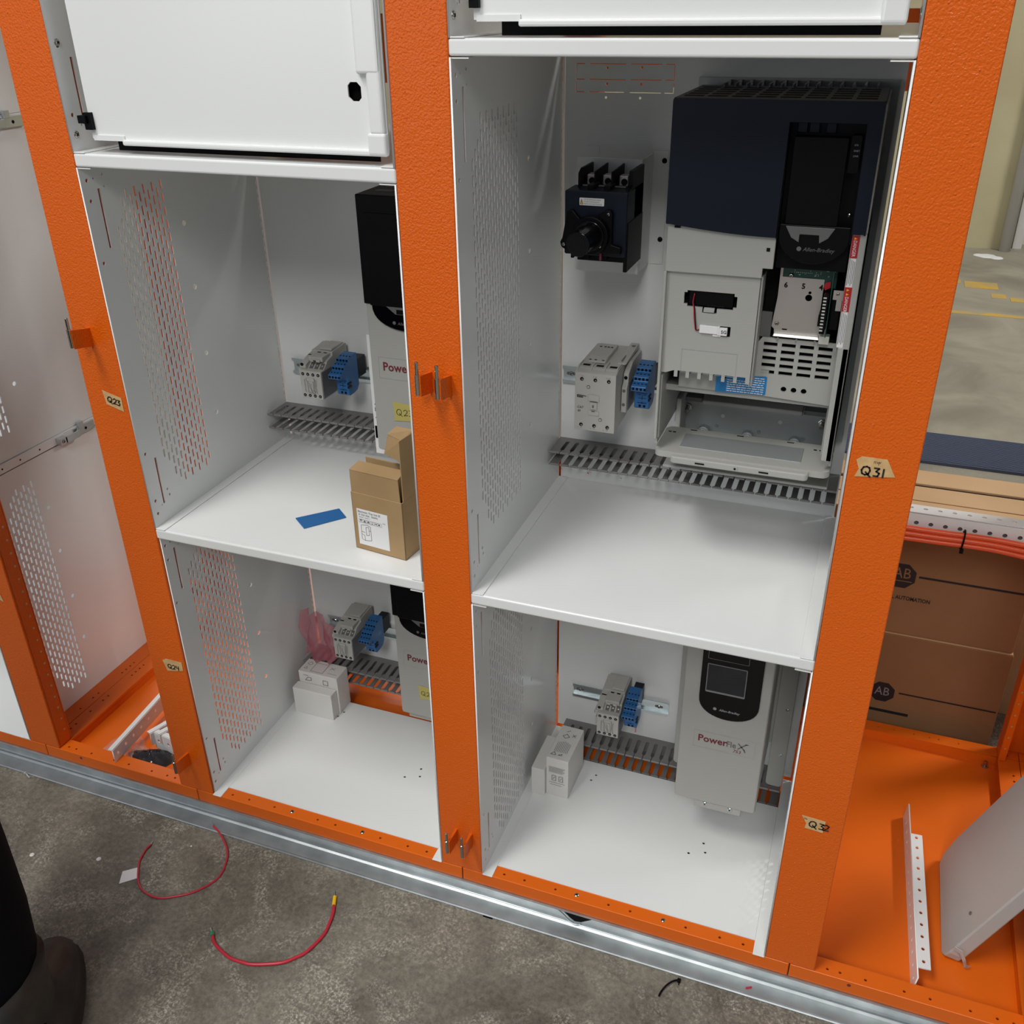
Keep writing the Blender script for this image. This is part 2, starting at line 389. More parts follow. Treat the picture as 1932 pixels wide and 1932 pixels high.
# upper cross members at the rear of the closed columns (glimpsed through the knock-outs)
for x0, x1 in ((S2, S3), (S3, S4)):
    mb = MB(); mb.box(x0+.036, x1-.036, .55, .584, 1.10, 1.20); obj('cross_member', mb, 'orange_flat', F)
for a, b in ((S1+.035, S2-.035), (S4+.035, S5-.035)):  # unseen panels added above the wireways to block ceiling light
    mb = MB(); mb.box(a, b, .001, .0035, 1.34, 1.945); obj('light_block_panel', mb, 'orange', F, bev=.001)
for a, b, z0 in ((-.052, -.002, .535), (-.625, -.535, .03)):  # white strips added so the rear corner slots look bright
    mb = MB(); mb.box(a, b, .500, .502, z0, 1.94); obj('slot_backing_strip', mb, 'white', F)
mb = MB(); mb.box(S1-.508, S6, 0, .584, TOP, TOP+.003); obj('roof_sheet', mb, 'orange_flat', F)  # cabinet top out of view, added to block overhead light
# hinges: welded leaf reaching forward with a bright barrel and pin
def hinge(x, zb, tall=True):
    mb = MB(); r = .0031; yb = -.033
    zt = zb+.0245
    mb.hexa([(x+.002, yb, zb-.001), (x+.005, yb-.002, zb-.001), (x+.0035, 0, zb-.008), (x-.001, 0, zb-.008),
             (x+.002, yb, zt), (x+.005, yb-.002, zt), (x+.0035, 0, zt-.007), (x-.001, 0, zt-.007)])
    h = obj('hinge', mb, 'orange', F)
    mb = MB(); mb.cyl((x, yb, zb), (x, yb, zt), r, n=18); mb.cyl((x, yb, zt), (x, yb, zt+.0004), r, r*.8, n=18)
    obj('barrel', mb, 'chrome', h, smooth=False)
    mb = MB(); mb.cyl((x, yb, zt), (x, yb, zt+.0150), .0021, n=14); mb.cyl((x, yb, zt+.015), (x, yb, zt+.016), .0021, .0013, n=14)
    obj('pin', mb, 'chrome', h)
hinge(-.0074, .8150); hinge(.0178, .8136); hinge(-.0078, .0660); hinge(.0172, .0655)
hinge(-.5135, .8190); hinge(-.5105, .0675)

# ------------------------------------------------------------------ galvanised channel and tapes
G = thing('mounting_channel', 'long galvanised steel channel under the orange cabinet sills along the shop floor', 'steel channel', (0, 0, -H))
mb = MB()
x0, x1 = -1.4, 1.4
zt, zb = -.0262, -.0635
prof = [(.050, zt), (-.0025, zt), (-.0030, zt-.0014), (.006, zt-.0034), (.0085, zt-.006), (.0085, zb+.008), (.0068, zb+.0035), (.002, zb+.0012), (-.0200, zb+.0008), (-.0232, zb+.0016), (-.0246, zb), (-.0236, zb-.0022), (-.020, zb-.0025), (.050, zb-.0025)]
mb.prism(prof, 'X', x0, x1)
g = obj('channel', mb, 'galv', G)
mb = MB(); pts = [(.150, zt-.0035), (.166, -.040), (.178, -.051), (.186, -.0565), (.196, -.0545), (.212, -.043), (.224, zt-.0035)]
mb.prism([(a, b) for a, b in pts], 'Y', .0080, .0083); obj('torch_cut_hole', mb, 'blackmat', g)
mb = MB(); mb.tube(smoothpath([(.155, .0062, -.036), (.166, .0058, -.0435), (.176, .0050, -.0525), (.187, .0035, -.0575), (.197, .0052, -.0545)], 4), .0011, 8); obj('burr', mb, 'zinc', g, smooth=True)
mb = MB(); mb.tube([(x0, .0062, zb+.0040), (x1, .0062, zb+.0040)], .0010, 10); obj('inner_bead', mb, 'zinc', g, smooth=True)

def tape(name, pts, m, label, plane_y=-.0004, cat='tape'):
    mb = MB(); mb.prism(pts, 'Y', plane_y-.0003, plane_y)
    o = obj(name, mb, m); o.location = (0, 0, 0)
    return tag(o, label, cat)
QQ = [[(.5, .95), (.2, .85), (.05, .5), (.15, .15), (.45, .02), (.75, .2), (.85, .55), (.75, .85), (.5, .95)], [(.45, .35), (.7, .08), (.95, -.12)]]
D2 = [[(0, .75), (.3, .95), (.6, .8), (.5, .45), (.05, .02), (.65, .1)]]
D3 = [[(0, .9), (.45, .9), (.2, .55), (.5, .4), (.4, .05), (0, .05)]]
D4 = [[(.1, .95), (.05, .5), (.6, .5)], [(.55, .95), (.5, 0)]]
D1 = [[(.1, .9), (.1, .02)]]
def word(parts, gap=1.15):
    out = []; x = 0
    for p, wd in parts:
        out += [[(x+a, b) for a, b in ln] for ln in p]; x += wd*gap
    return out
def sh(pts, k): return [(x+k*y, y) for x, y in pts]
t = tape('masking_tape', [(.4808, .7920), (.486, .7965), (.5110, .7962), (.5213, .7772), (.4816, .7727), (.4845, .782)], 'mask', 'tan masking tape marked Q31 on the right orange post', cat='tape')
strokes('marker_writing', word([(QQ, .95), (D3, .6), (D1, .3)], 1.3), .0018, 'XZ', -.0012, 'ink', t, .4868, .7760, .0105, -.02)
strokes('pencil_writing', [[(0, 0), (0, .7), (.5, .75), (.5, 0)], [(1, .7), (1.1, .1), (1.6, .7), (1.5, -.5)], [(1.7, .7), (1.9, .2), (2.2, .8)]], .0004, 'XZ', -.0012, 'ink', t, .4985, .7905, .003)
t = tape('masking_tape', [(.4892, .2862), (.5191, .2843), (.5179, .2640), (.4951, .2654), (.4960, .2740)], 'mask', 'tan masking tape marked Q32 low on the right orange post')
strokes('marker_writing', word([(QQ, .95), (D3, .35), (D2, .6)], 1.3), .0017, 'XZ', -.0012, 'ink', t, .4990, .2700, .0108, -.05)
strokes('pencil_writing', [[(0, 0), (0, .7), (.5, .75), (.5, 0)], [(.7, .7), (.9, 0), (1.2, .7)]], .0004, 'XZ', -.0012, 'ink', t, .4930, .2805, .003)
t = tape('masking_tape', [(-.5133, .7479), (-.5080, .7458), (-.4823, .7392), (-.4821, .7186), (-.5102, .7269)], 'mask', 'slanted tan masking tape marked Q23 on the left orange post')
strokes('marker_writing', word([(QQ, .95), (D2, .7), (D3, .5)], 1.15), .0016, 'XZ', -.0012, 'ink', t, -.5075, .7315, .0088, -.22)
t = tape('masking_tape', [(-.5170, .2803), (-.509, .285), (-.4785, .2850), (-.4792, .2675), (-.5110, .2603)], 'mask', 'tan masking tape marked Q24 low on the left orange post')
strokes('marker_writing', word([(QQ, .95), (D2, .7), (D4, .6)], 1.12), .0015, 'XZ', -.0012, 'ink', t, -.5085, .2675, .0088, -.04)
t = tape('masking_tape', [(-.868, .352), (-.8405, .3385), (-.8368, .3221), (-.8449, .3257), (-.872, .333)], 'mask', 'torn tan masking tape end at the left edge of the view')

# ------------------------------------------------------------------ white unit compartments
def grill_holes(y0, ncol, z0, z1, p=.0088, ln=.0138, pz=.0178, wd=.0042):
    out = []
    for k in range(ncol):
        y = y0 + k*p; z = z0 + (pz/2 if k % 2 else 0)
        # the corners of the field are cropped
        lo = z0 + (max(0, 3-k)*.016); hi = z1 - (max(0, 3-k)*.015)
        while z + ln <= hi:
            if z >= lo: out.append([(y-wd/2, z+.001), (y, z), (y+wd/2, z+.001), (y+wd/2, z+ln-.001), (y, z+ln), (y-wd/2, z+ln-.001)])
            z += pz
    return out
PANELS = {}
def side_panel(x, z0, z1, y0, ncol, cy, parent, flange=1, foot=False, extra=(), yf=0.0, simple=False):
    """x = plane of the sheet, flange = +1/-1 direction of its return flanges"""
    zf = z0
    holes = [] if simple else grill_holes(y0, ncol, z0+(.043 if ncol < 14 else .062) if not foot else z0+(.030 if ncol < 14 else .012), z1-(.028 if ncol < 14 else .057) if not foot else z1-.034)
    cz = [z0+f*(z1-z0) for f in (.23, .42, .62, .80)]
    if not foot or True: holes += [circ(cy, c, .0042, 10) for c in cz]
    # fixing slots and holes near the front
    for a, b in ((z0+.030, z0+.105), (z1-.104, z1-.029)):
        holes.append(R(.0262, .0302, a, b))
    for y_, z_, r_ in ((.0112, z0+.021, .0026), (.0112, z0+.042, .0026), (.0108, z0+.118, .0026), (.0112, z1-.017, .0026), (.0112, z1-.042, .0026), (.0105, z1-.12, .0026),
                       (.0225, z0+.030, .0012), (.0400, z0+.048, .0022), (.0425, z0+.038, .0022), (.0225, z1-.016, .0014), (.0385, z1-.013, .0018), (.0385, z1-.028, .0016)):
        holes.append(circ(y_, z_, r_, 8))
    # perforated fold line at the rear corner
    z = z0+.02
    while z < z1-.02: holes.append(R(.3663, .3685, z, z+.0085)); z += .0128
    p = sheet('side_panel', R(yf, .370, zf, z1), holes, 'YZ', x, .002, 'white', parent)
    # bottom and top return flanges
    mb = MB(); a, b = (x, x+flange*.0164)
    mb.box(a, b, yf, .370, z0-.0002, z0+.0013); obj('bottom_flange', mb, 'white', p, bev=.0006)
    mb = MB(); mb.box(a, x+flange*.020, yf+.001, .34, z1-.0012, z1); obj('top_flange', mb, 'white', p)
    return p
def shelf(x0, x1, z, parent, name='shelf', lip=.0165, y1=.370):
    mb = MB(); mb.box(x0, x1, .0085, y1, z-.0016, z-.0003); s_ = obj(name, mb, 'white', parent)
    mb = MB(); mb.box(x0, x1, 0, .010, z-lip, z-.0002); obj('front_lip', mb, 'white', s_, bev=.0026, seg=3)
    return s_
def back(x0, x1, z0, z1, parent, outline=None, small=()):
    holes = []
    if outline:
        a, b, c, d = outline; t_ = .0011; mid = c-.0355+.002
        def seg(u0, u1, v): holes.append(R(u0, u1, v, v+t_))
        for v in (c, d):
            seg(a, a+.012, v); seg(a+.018, a+.068, v); seg(a+.074, a+.116, v); seg(b-.012, b, v)
        holes.append(R(a-.0002, a+.0010, c+.0013, d-.0002)); holes.append(R(b-.0010, b+.0002, c+.0013, d-.0002))
        v = c-.0155; seg(a, a+.012, v); seg(a+.018, a+.066, v); seg(a+.074, a+.116, v); seg(b-.012, b, v)
        holes.append(R(a-.0002, a+.0010, v+.0013, c-.003)); holes.append(R(b-.0010, b+.0002, v+.0013, c-.003))
    for u, v in small: holes.append(circ(u, v, .0018, 8))

    return sheet('back_panel', R(x0+.004, x1-.004, z0, z1), holes, 'XZ', .3715, .0018, 'white', parent)
def unit(name, label, S0, z0, z1, y0, ncol, cy, bottom=False, outline=None, small=(), yfl=0.0):
    xl, xr = S0+.0355, S0+.4725
    U = thing(name, label, 'cabinet unit', (S0+.254, .18, z0))
    top = z1
    pl = side_panel(xl, z0, top, y0, ncol, cy, U, 1, bottom, yf=yfl); pr = side_panel(xr, z0, top, y0, ncol, cy, U, -1, bottom)
    back(xl, xr, z0-.001 if not bottom else .008, top, U, outline, small)
    if bottom:
        fp = sheet('floor_plate', R(xl+.0165, xr-.0165, .0222, .2985), [circ(S0+a, b, .0022, 8) for a, b in ((.144, .2687), (.139, .254), (.333, .150), (.352, .178), (.358, .160))], 'XY', .0006, .0012, 'white', U)
        for a, b in ((.144, .2687), (.139, .254), (.333, .150), (.352, .178), (.358, .160)): mb = MB(); mb.cyl((S0+a, b, -.004), (S0+a, b, -.0035), .004, n=8); obj('hole_backing', mb, 'blackmat', fp)
        for s_, a in ((1, xl), (-1, xr)):
            mb = MB(); mb.box(a, a+s_*.0164, -.0018, .02, -.0006, .0012); obj('foot', mb, 'white', U, bev=.0005)
    else: shelf(xl-.0015, xr+.0015, z0, U)
    return U
ur = unit('open_unit', 'tall open white compartment at upper right holding the large navy drive', S3, .5285, 1.1695, .0480, 17, .232,
          outline=(.0545, .1872, 1.1225, 1.1412), small=((.0972, 1.137), (.1436, 1.138), (.0972, 1.1178), (.1436, 1.1178), (.0965, 1.1010), (.143, 1.1010), (.055+.03, .541), (.14, .5405)))
lr = unit('open_unit', 'open white compartment at lower right with small drive and two white cartons', S3, 0.0, .5105, .0561, 16, .232, True, small=((.105, .085),), yfl=0.0)
um = unit('open_unit', 'open white compartment at upper middle holding the opened kraft box', S2, .5322, 1.0435, .0487, 12, .180)
lm = unit('open_unit', 'open white compartment at lower middle with pink film and two white cartons', S2, 0.0, .5145, .0500, 13, .191, True, yfl=.004)
# tops of the open units are the floors of closed units with hinged covers
def closed(S0, z0, h, label):
    xl, xr = S0+.0355, S0+.4725
    U = thing('covered_unit', label, 'cabinet unit', (S0+.254, .18, z0))
    shelf(xl-.0015, xr+.0015, z0, U)
    pl = side_panel(xl, z0, z0+h, .054, 3, .30, U, 1, simple=True); side_panel(xr, z0, z0+h, .054, 3, .30, U, -1, simple=True)
    dx0, dx1, zb, zt2 = S0+.0605, S0+.4605, z0+.0095, z0+h
    hx, hz = dx1-.0365, zb+.0645
    hole = [(hx-.0045, hz+.0095), (hx-.0080, hz+.0060), (hx-.0080, hz-.0050), (hx-.0030, hz-.0095), (hx+.0045, hz-.0095), (hx+.0080, hz-.0060), (hx+.0080, hz+.0050), (hx+.0035, hz+.0095)]
    D = sheet('cover', R(dx0+.0, dx1, zb+.006, zt2), [hole], 'XZ', .0155, .002, 'white', U)
    mb = MB(); mb.box(dx0+.045, dx1, .0085, .016, zb, zb+.0065); obj('cover_lip', mb, 'white', D, bev=.002)
    mb = MB(); mb.box(dx0, dx0+.046, .0125, .016, zb+.0045, zb+.0105); obj('cover_tab', mb, 'white', D)
    mb = MB(); mb.box(dx1-.0185, dx1-.001, .0070, .0150, zb+.022, zt2); obj('cover_edge', mb, 'white', D, bev=.0035, seg=3)
    mb = MB(); mb.box(dx1-.0215, dx1+.0005, .0060, .0165, zb+.001, zb+.024); obj('cover_corner', mb, 'white', D, bev=.003, seg=3)
    mb = MB(); mb.box(dx1-.0300, dx1-.0015, .0065, .0150, zb+.082, zt2); obj('cover_edge', mb, 'white', D, bev=.0035, seg=3)
    mb = MB(); mb.box(dx0-.004, dx0+.0, .0155, .034, zb+.006, zt2); obj('cover_return', mb, 'white', D)
    mb = MB(); mb.box(dx0+.02, dx1-.02, .030, .032, z0+.001, zt2); obj('dark_backing', mb, 'blackmat', D)  # black sheet added behind the cover to darken its hole and gap
    mb = MB(); mb.box(dx0-.0065, dx0+.0040, .0085, .0150, zb+.0165, zb+.0360); mb.box(dx0-.012, dx0-.0005, .0045, .0125, zb+.0240, zb+.0330)
    obj('latch', mb, 'black', U, bev=.0006)
    for sx, s_ in ((xl+.001, 1), (xr-.001, -1)):
        for z in (z0+.0200, z0+.1212): screw('screw', (sx, .0108, z), (s_, 0, 0), .0043, U, 'chrome', .002)
    return U
closed(S3, 1.1870, .75, 'white covered unit above the upper right compartment, black latch at its lower left')
closed(S2, 1.0607, .88, 'white covered unit at top middle with an octagonal black hole near its lower right')
# neighbours beyond the left and right wireways
def neighbour(x, d, z0, z1, label, S0, bottom):
    U = thing('neighbour_unit', label, 'cabinet unit', (x, .18, z0))
    side_panel(x, z0+.0015, z1, .0540 if not bottom else .0860, 11 if not bottom else 9, .178, U, d, bottom)
    mb = MB(); a, b = (x-.001*d, x+d*.436)
    mb.box(a, b, 0, .370, z0-.0150 if not bottom else z0+.0002, z0+.0010); s_ = obj('shelf', mb, 'white', U)
    mb = MB(); out = x-.0022*d
    if not bottom:
        mb.box(out, out-.0015*d, .002, .368, z0-.0160, z0+.0005); st = obj('shelf_edge', mb, 'white', U, bev=.0006)
        mb = MB()
        for y in (.105, .145, .19): mb.cyl((out-.0016*d, y, z0-.008), (out-.0018*d, y, z0-.008), .0017, n=8)
        obj('edge_holes', mb, 'blackmat', st)
    mb = MB(); mb.box(min(x, x+d*.436), max(x, x+d*.436), .3705, .372, z0, z1); obj('back_panel', mb, 'white', U)
    return U
for z0, z1, b, nm in ((0, .508, True, 'lower'), (.5270, 1.048, False, 'middle'), (1.0640, 1.94, False, 'upper')):
    neighbour(-.8840, -1, z0, z1, f'{nm} white neighbour unit left of the wireway, its perforated side seen past the left post', S1, b)
for z0, z1, b, nm in ((0, .508, True, 'lower'), (.5270, 1.94, False, 'upper')):
    neighbour(.8840, 1, z0, z1, f'{nm} white neighbour unit right of the open wireway', S5, b)
# zinc unit brackets hooked over the shelf edges of the left neighbour
def bracket(x, y, z, label):
    mb = MB()
    mb.box(x, x+.002, y+.040, y+.092, z-.011, z+.006)              # long leaf
    mb.box(x, x+.011, y-.003, y+.014, z-.008, z+.005)
    mb.box(x+.009, x+.011, y+.010, y+.046, z-.009, z+.004)         # stepped strap
    mb.hexa([(x+.009, y+.040, z-.009), (x+.011, y+.040, z-.009), (x+.002, y+.052, z-.010), (x, y+.052, z-.010), (x+.009, y+.040, z+.004), (x+.011, y+.040, z+.004), (x+.002, y+.052, z+.005), (x, y+.052, z+.005)])
    mb.box(x, x+.007, y+.052, y+.062, z+.004, z+.016)
    o = thing('latch_bracket', label, 'bracket', (x, y, z))
    obj('strap', mb, 'zinc', o, bev=.0006)
    mb = MB(); mb.cyl((x+.002, y+.070, z-.003), (x+.0024, y+.070, z-.003), .0027, n=12); obj('hole', mb, 'blackmat', o)
    screw('screw', (x+.011, y+.004, z-.002), (1, 0, 0), .0038, o, 'chrome')
bracket(-.8800, .232, .5190, 'stepped zinc bracket on the shelf edge behind the left post, just below mid height')
bracket(-.8800, .236, 1.0560, 'zinc bracket on the upper shelf edge at the top left of the view')

# ------------------------------------------------------------------ slotted wiring ducts
def duct(x0, x1, zt, zb, label, yb=.3705, yf=.3105):
    D = thing('wiring_duct', label, 'cable duct', ((x0+x1)/2, yb, (zt+zb)/2), 'grey slotted wiring ducts')
    p = .01575; n = int((x1-x0-.006)/p)
    mb = MB(); mb.box(x0, x1, yb-.0018, yb, zb, zt); obj('duct_base', mb, 'duct', D)
    for z, nm in ((zt, 'top_wall'), (zb, 'bottom_wall')):
        out = [(x0, yb), (x0, yf)]; m_ = (x1-x0-(n-1)*p)/2; w_, g_ = .0032, .0007
        sgn = 0
        for k in range(n):
            c = x0 + m_ + k*p
            w2 = w_ if nm == 'top_wall' else .0037
            ys = yf+.0135 if nm == 'top_wall' else yf+.0065
            ye = yb-.013
            out += [(c-g_, yf), (c-g_, ys-.0035), (c-w2, ys), (c-w2, ye-.002), (c-w2+.0015, ye), (c+w2-.0015, ye), (c+w2, ye-.002), (c+w2, ys), (c+g_, ys-.0035), (c+g_, yf)]
        out += [(x1, yf), (x1, yb)]
        w = sheet(nm, out[::-1], [], 'XY', z, .0014, 'duct', D)
        mb = MB(); c0 = x0
        for k in range(n+1):
            a = x0 + m_ + (k-1)*p + .0011 if k else x0; b = x0 + m_ + k*p - .0011 if k < n else x1
            if b > a: mb.prism([(yf-.0006, z-.0004), (yf+.0016, z-.0004), (yf+.0016, z+.0022 if nm == 'top_wall' else z+.0018), (yf+.0004, z+.0026), (yf-.0006, z+.0014)], 'X', a, b)
        obj('finger_tips', mb, 'duct', w, kind='stuff')
    return D
duct(.0385, .4665, .5985, .5780, 'grey slotted wiring duct under the large drive, upper right compartment')
duct(.0560, .4540, .0234, -.0100, 'grey slotted wiring duct at the floor gap of the lower right compartment')
duct(-.4715, -.0380, .5935, .5690, 'grey slotted wiring duct in the upper middle compartment, its left end bare')
duct(-.4715, -.0380, .0674, .0395, 'grey slotted wiring duct behind the pink film and white cartons')

# ------------------------------------------------------------------ din rails
def rail(x0, x1, z0, z1, label, group='zinc mounting rails'):
    T = thing('mounting_rail', label, 'mounting rail', ((x0+x1)/2, .3705, (z0+z1)/2), group)
    y = .3705; c = (z0+z1)/2; t = .001
    out = [(y-.0002, c-.0125*.8), (y-.0012, c-.010), (y-.0060, c-.0100), (y-.0060, z0), (y-.0072, z0), (y-.0072, c-.0088), (y-.0013, c-.0088), (y-.0013, c+.0088), (y-.0072, c+.0088), (y-.0072, z1), (y-.0060, z1), (y-.0060, c+.0100), (y-.0002, c+.0100)]
    mb = MB(); mb.prism(out, 'X', x0, x1); r = obj('rail', mb, 'zinc', T)
    for x in ((x0+.0125, x1-.018) if x1-x0 > .1 else (x0+.02,)):
        mb = MB(); mb.prism(rrect(x-.0075, x+.0075, c-.0024, c+.0024, .0023), 'Y', y-.00155, y-.0014); obj('slot', mb, 'greyd', r)
        screw('screw', (x, y-.0015, c), (0, -1, 0), .0036, r, 'chrome', .0022)
    return T
rail(.0428, .1935, .6945, .7222, 'short zinc mounting rail carrying the large contactor')
rail(.0695, .2465, .0868, .1150, 'zinc mounting rail in the lower right compartment, its bare right end showing')
rail(-.4445, -.2700, .6532, .6808, 'zinc mounting rail in the upper middle compartment, left of the black topped drive')
rail(-.4372, -.2650, .1238, .1512, 'zinc mounting rail behind the pink film')

# ------------------------------------------------------------------ small contactors (local: x from 0, back plane y=0, z from 0)
def small_contactor(label):
    C = thing('small_contactor', label, 'contactor', (0, 0, 0), 'small four pole contactors')
    W = .0380
    mb = MB()
    prof = [(-.004, .004), (-.040, -.001), (-.0905, 0), (-.0910, .001), (-.0910, .0458), (-.0895, .0470), (-.080, .0480), (-.0690, .0560), (-.0690, .0575), (-.0600, .0600), (-.0500, .0620), (-.0500, .0680), (-.0100, .0700), (-.004, .0690)]
    mb.prism(prof, 'X', 0, W); b = obj('housing', mb, 'cgrey', C, bev=.0005, seg=1)
    mb = MB(); mb.box(W, W+.0008, -.088, -.006, .002, .0455); obj('side_cheek', mb, 'sidegrey', C)
    for z, nm in ((.0415, 'upper_terminal'), (.0055, 'lower_terminal')):
        for k in range(4):
            mb = MB(); mb.cyl((.0050+k*.0093, -.0909, z), (.0050+k*.0093, -.0914, z), .0027, n=12); mb.mi = 1
            mb.cyl((.0050+k*.0093, -.0914, z), (.0050+k*.0093, -.0917, z), .0014, n=8)
            obj(nm, mb, ['blackmat', 'sidegrey'], C)
    for k in range(4):
        mb = MB(); mb.hexa([(.0022+k*.0093, -.0805, .0478), (.0085+k*.0093, -.0805, .0478), (.0085+k*.0093, -.0710, .0546), (.0022+k*.0093, -.0710, .0546),
                            (.0022+k*.0093, -.0810, .0483), (.0085+k*.0093, -.0810, .0483), (.0085+k*.0093, -.0715, .0551), (.0022+k*.0093, -.0715, .0551)]); mb.mi = 1
        mb.dome((.0053+k*.0093, -.0755, .0518), (0, -.6, .8), .0023, .0012, n=8, k=2)
        obj('terminal_recess', mb, ['greyd', 'steel'], C)
    # front relief: slide, frames, printed scheme
    mb = MB(); mb.box(.0125, .0255, -.0922, -.0908, .0300, .0355); mb.box(.0150, .0230, -.0934, -.0908, .0140, .0300); mb.box(.0135, .0250, -.0920, -.0908, .0110, .0140)
    sl = obj('slider', mb, 'cgrey', C, bev=.0003, seg=1)
    strokes('slider_lines', [[(.0118, .0362), (.0118, .0310), (.0140, .0300), (.0140, .0120), (.0255, .0105), (.0265, .0300), (.0262, .0362)], [(.017, .028), (.017, .020), (.021, .016), (.021, .012)], [(.0195, .027), (.0195, .015)],
                             [(.0085, .034), (.0085, .014), (.0105, .012)], [(.0295, .034), (.0280, .020), (.0300, .0105)]], .0007, 'XZ', -.0937, 'greyd', sl)
    # aux module at the top and the coil terminal block standing off to the left
    mb = MB(); mb.box(.0095, .0345, -.0760, -.0480, .0590, .0665); mb.box(.0130, .0310, -.0790, -.0740, .0585, .0625); a = obj('aux_block', mb, 'cgrey', C, bev=.0006, seg=1)
    for x, y in ((.0135, -.055), (.0245, -.055)):
        mb = MB(); mb.box(x, x+.0060, y, y+.0030, .0664, .0668); obj('aux_slot', mb, 'blackmat', a)
    mb = MB(); mb.box(.0195, .0245, -.0792, -.0788, .0595, .0615); obj('aux_window', mb, 'blackmat', a)
    mb = MB(); mb.box(.0140, .0360, -.0480, -.0100, .0690, .0725); obj('rear_ridge', mb, 'cgrey', C, bev=.0006, seg=1)
    mb = MB(); mb.prism([(-.0100, .0700), (-.0620, .0620), (-.0860, .0550), (-.0860, .0500), (-.0800, .0420), (-.0100, .0420)], 'X', -.0028, .0088)
    cb = obj('coil_block', mb, 'cgrey', C, bev=.0006, seg=1)
    mb = MB(); mb.cyl((.0022, -.0855, .0585-.003), (.0022, -.0868, .0582-.003), .0028, n=10); obj('coil_terminal', mb, 'blackmat', cb)
    mb = MB(); mb.box(-.0010, .0072, -.060, -.0580, .0628, .0634); mb.box(0, .0060, -.028, -.025, .0680, .0688); obj('coil_slot', mb, 'blackmat', cb)
    mb = MB(); mb.box(-.0085, -.0005, -.0780, -.0700, .0345, .0395); obj('side_plug', mb, 'black', C, bev=.001)
    mb = MB(); mb.box(-.0060, .0005, -.0850, -.0600, .0395, .0475); mb.box(-.0040, .0005, -.086, -.03, .0180, .0330); obj('side_fin', mb, 'cgrey', C, bev=.0005, seg=1)
    return C
c1 = small_contactor('small grey four pole contactor beside the blue relay socket, upper middle compartment')
c1.location = (-.3710, .3650, .6510)
copy_tree(c1, (-.3712, .3650, .1282), 'small grey contactor half hidden by pink film, lower middle compartment')
copy_tree(c1, (.1402, .3650, .0910), 'small grey contactor on the rail above the lower right duct')

# ------------------------------------------------------------------ blue relay sockets
def relay(label):
    C = thing('relay_socket', label, 'relay socket', (0, 0, 0), 'stepped blue relay sockets')
    W = .0215
    prof = [(-.034, .010), (-.040, .002), (-.0500, 0), (-.0640, 0), (-.0680, .003), (-.0680, .0290), (-.0700, .0330), (-.0900, .0355), (-.0920, .0365), (-.0920, .0430), (-.0790, .0470), (-.0790, .0530), (-.0640, .0560), (-.0640, .0610), (-.0430, .0635), (-.034, .0635)]
    mb = MB(); mb.prism(prof, 'X', 0, W); b = obj('housing', mb, 'blue', C, bev=.0006, seg=1)
    for y, z in ((-.0920, .0397), (-.0790, .0501), (-.0640, .0586)):
        for k in range(4):
            mb = MB(); mb.cyl((.0032+k*.0055, y, z), (.0032+k*.0055, y-.0004, z), .0020, n=10); obj('terminal_hole', mb, 'blackmat', b)
    for y, z in ((-.0855, .0450), (-.0715, .0545), (-.0535, .0623)):
        for k in range(4):
            mb = MB(); mb.dome((.0032+k*.0055, y, z), (0, -.7, .7), .0017, .0007, n=8, k=2); obj('terminal_screw', mb, 'navy' if 0 < k < 3 else ('steel' if y > -.05 else 'navy'), b)
    mb = MB(); mb.box(.0030, .0195, -.0688, -.0679, .0130, .0250); obj('name_plate', mb, 'blue', C)
    strokes('printed_scheme', [[(.006, .023), (.009, .023)], [(.014, .023), (.017, .023)], [(.0115, .0215), (.0115, .0155)], [(.006, .0175), (.017, .0175)], [(.0115, .0120), (.0115, .0095)], [(.005, .0105), (.018, .0105)]], .0008, 'XZ', -.0690, 'navy', C)
    for x in (.0085, .0150):
        mb = MB(); mb.cyl((x, -.0681, .0055), (x, -.0686, .0055), .0020, n=10); obj('lower_terminal', mb, 'blackmat', b)
    mb = MB(); mb.box(.0205, .0230, -.0700, -.0600, .0140, .0170); mb.box(.0205, .0230, -.0700, -.0600, .0200, .0230); obj('release_tab', mb, 'navy', C)
    mb = MB(); mb.box(.003, .0185, -.036, -.003, .018, .050); obj('rail_clip', mb, 'navy', C)
    return C
r1 = relay('blue stepped relay socket to the right of the large contactor')
r1.location = (.1725, .3650, .6935)
copy_tree(r1, (-.3190, .3650, .6535), 'blue stepped relay socket beside the small contactor in the upper middle compartment')
copy_tree(r1, (-.3170, .3650, .1385), 'blue stepped relay socket in the lower middle compartment, behind the pink film')
copy_tree(r1, (.1830, .3650, .1010), 'blue relay socket on the rail in the lower right compartment, pink tag below')
mb = MB(); mb.box(.2010, .2035, .3045, .3052, .0870, .0985)
tag(obj('pink_tag', mb, 'pink'), 'tiny pink tag hanging under the blue relay socket, lower right compartment', 'tag')

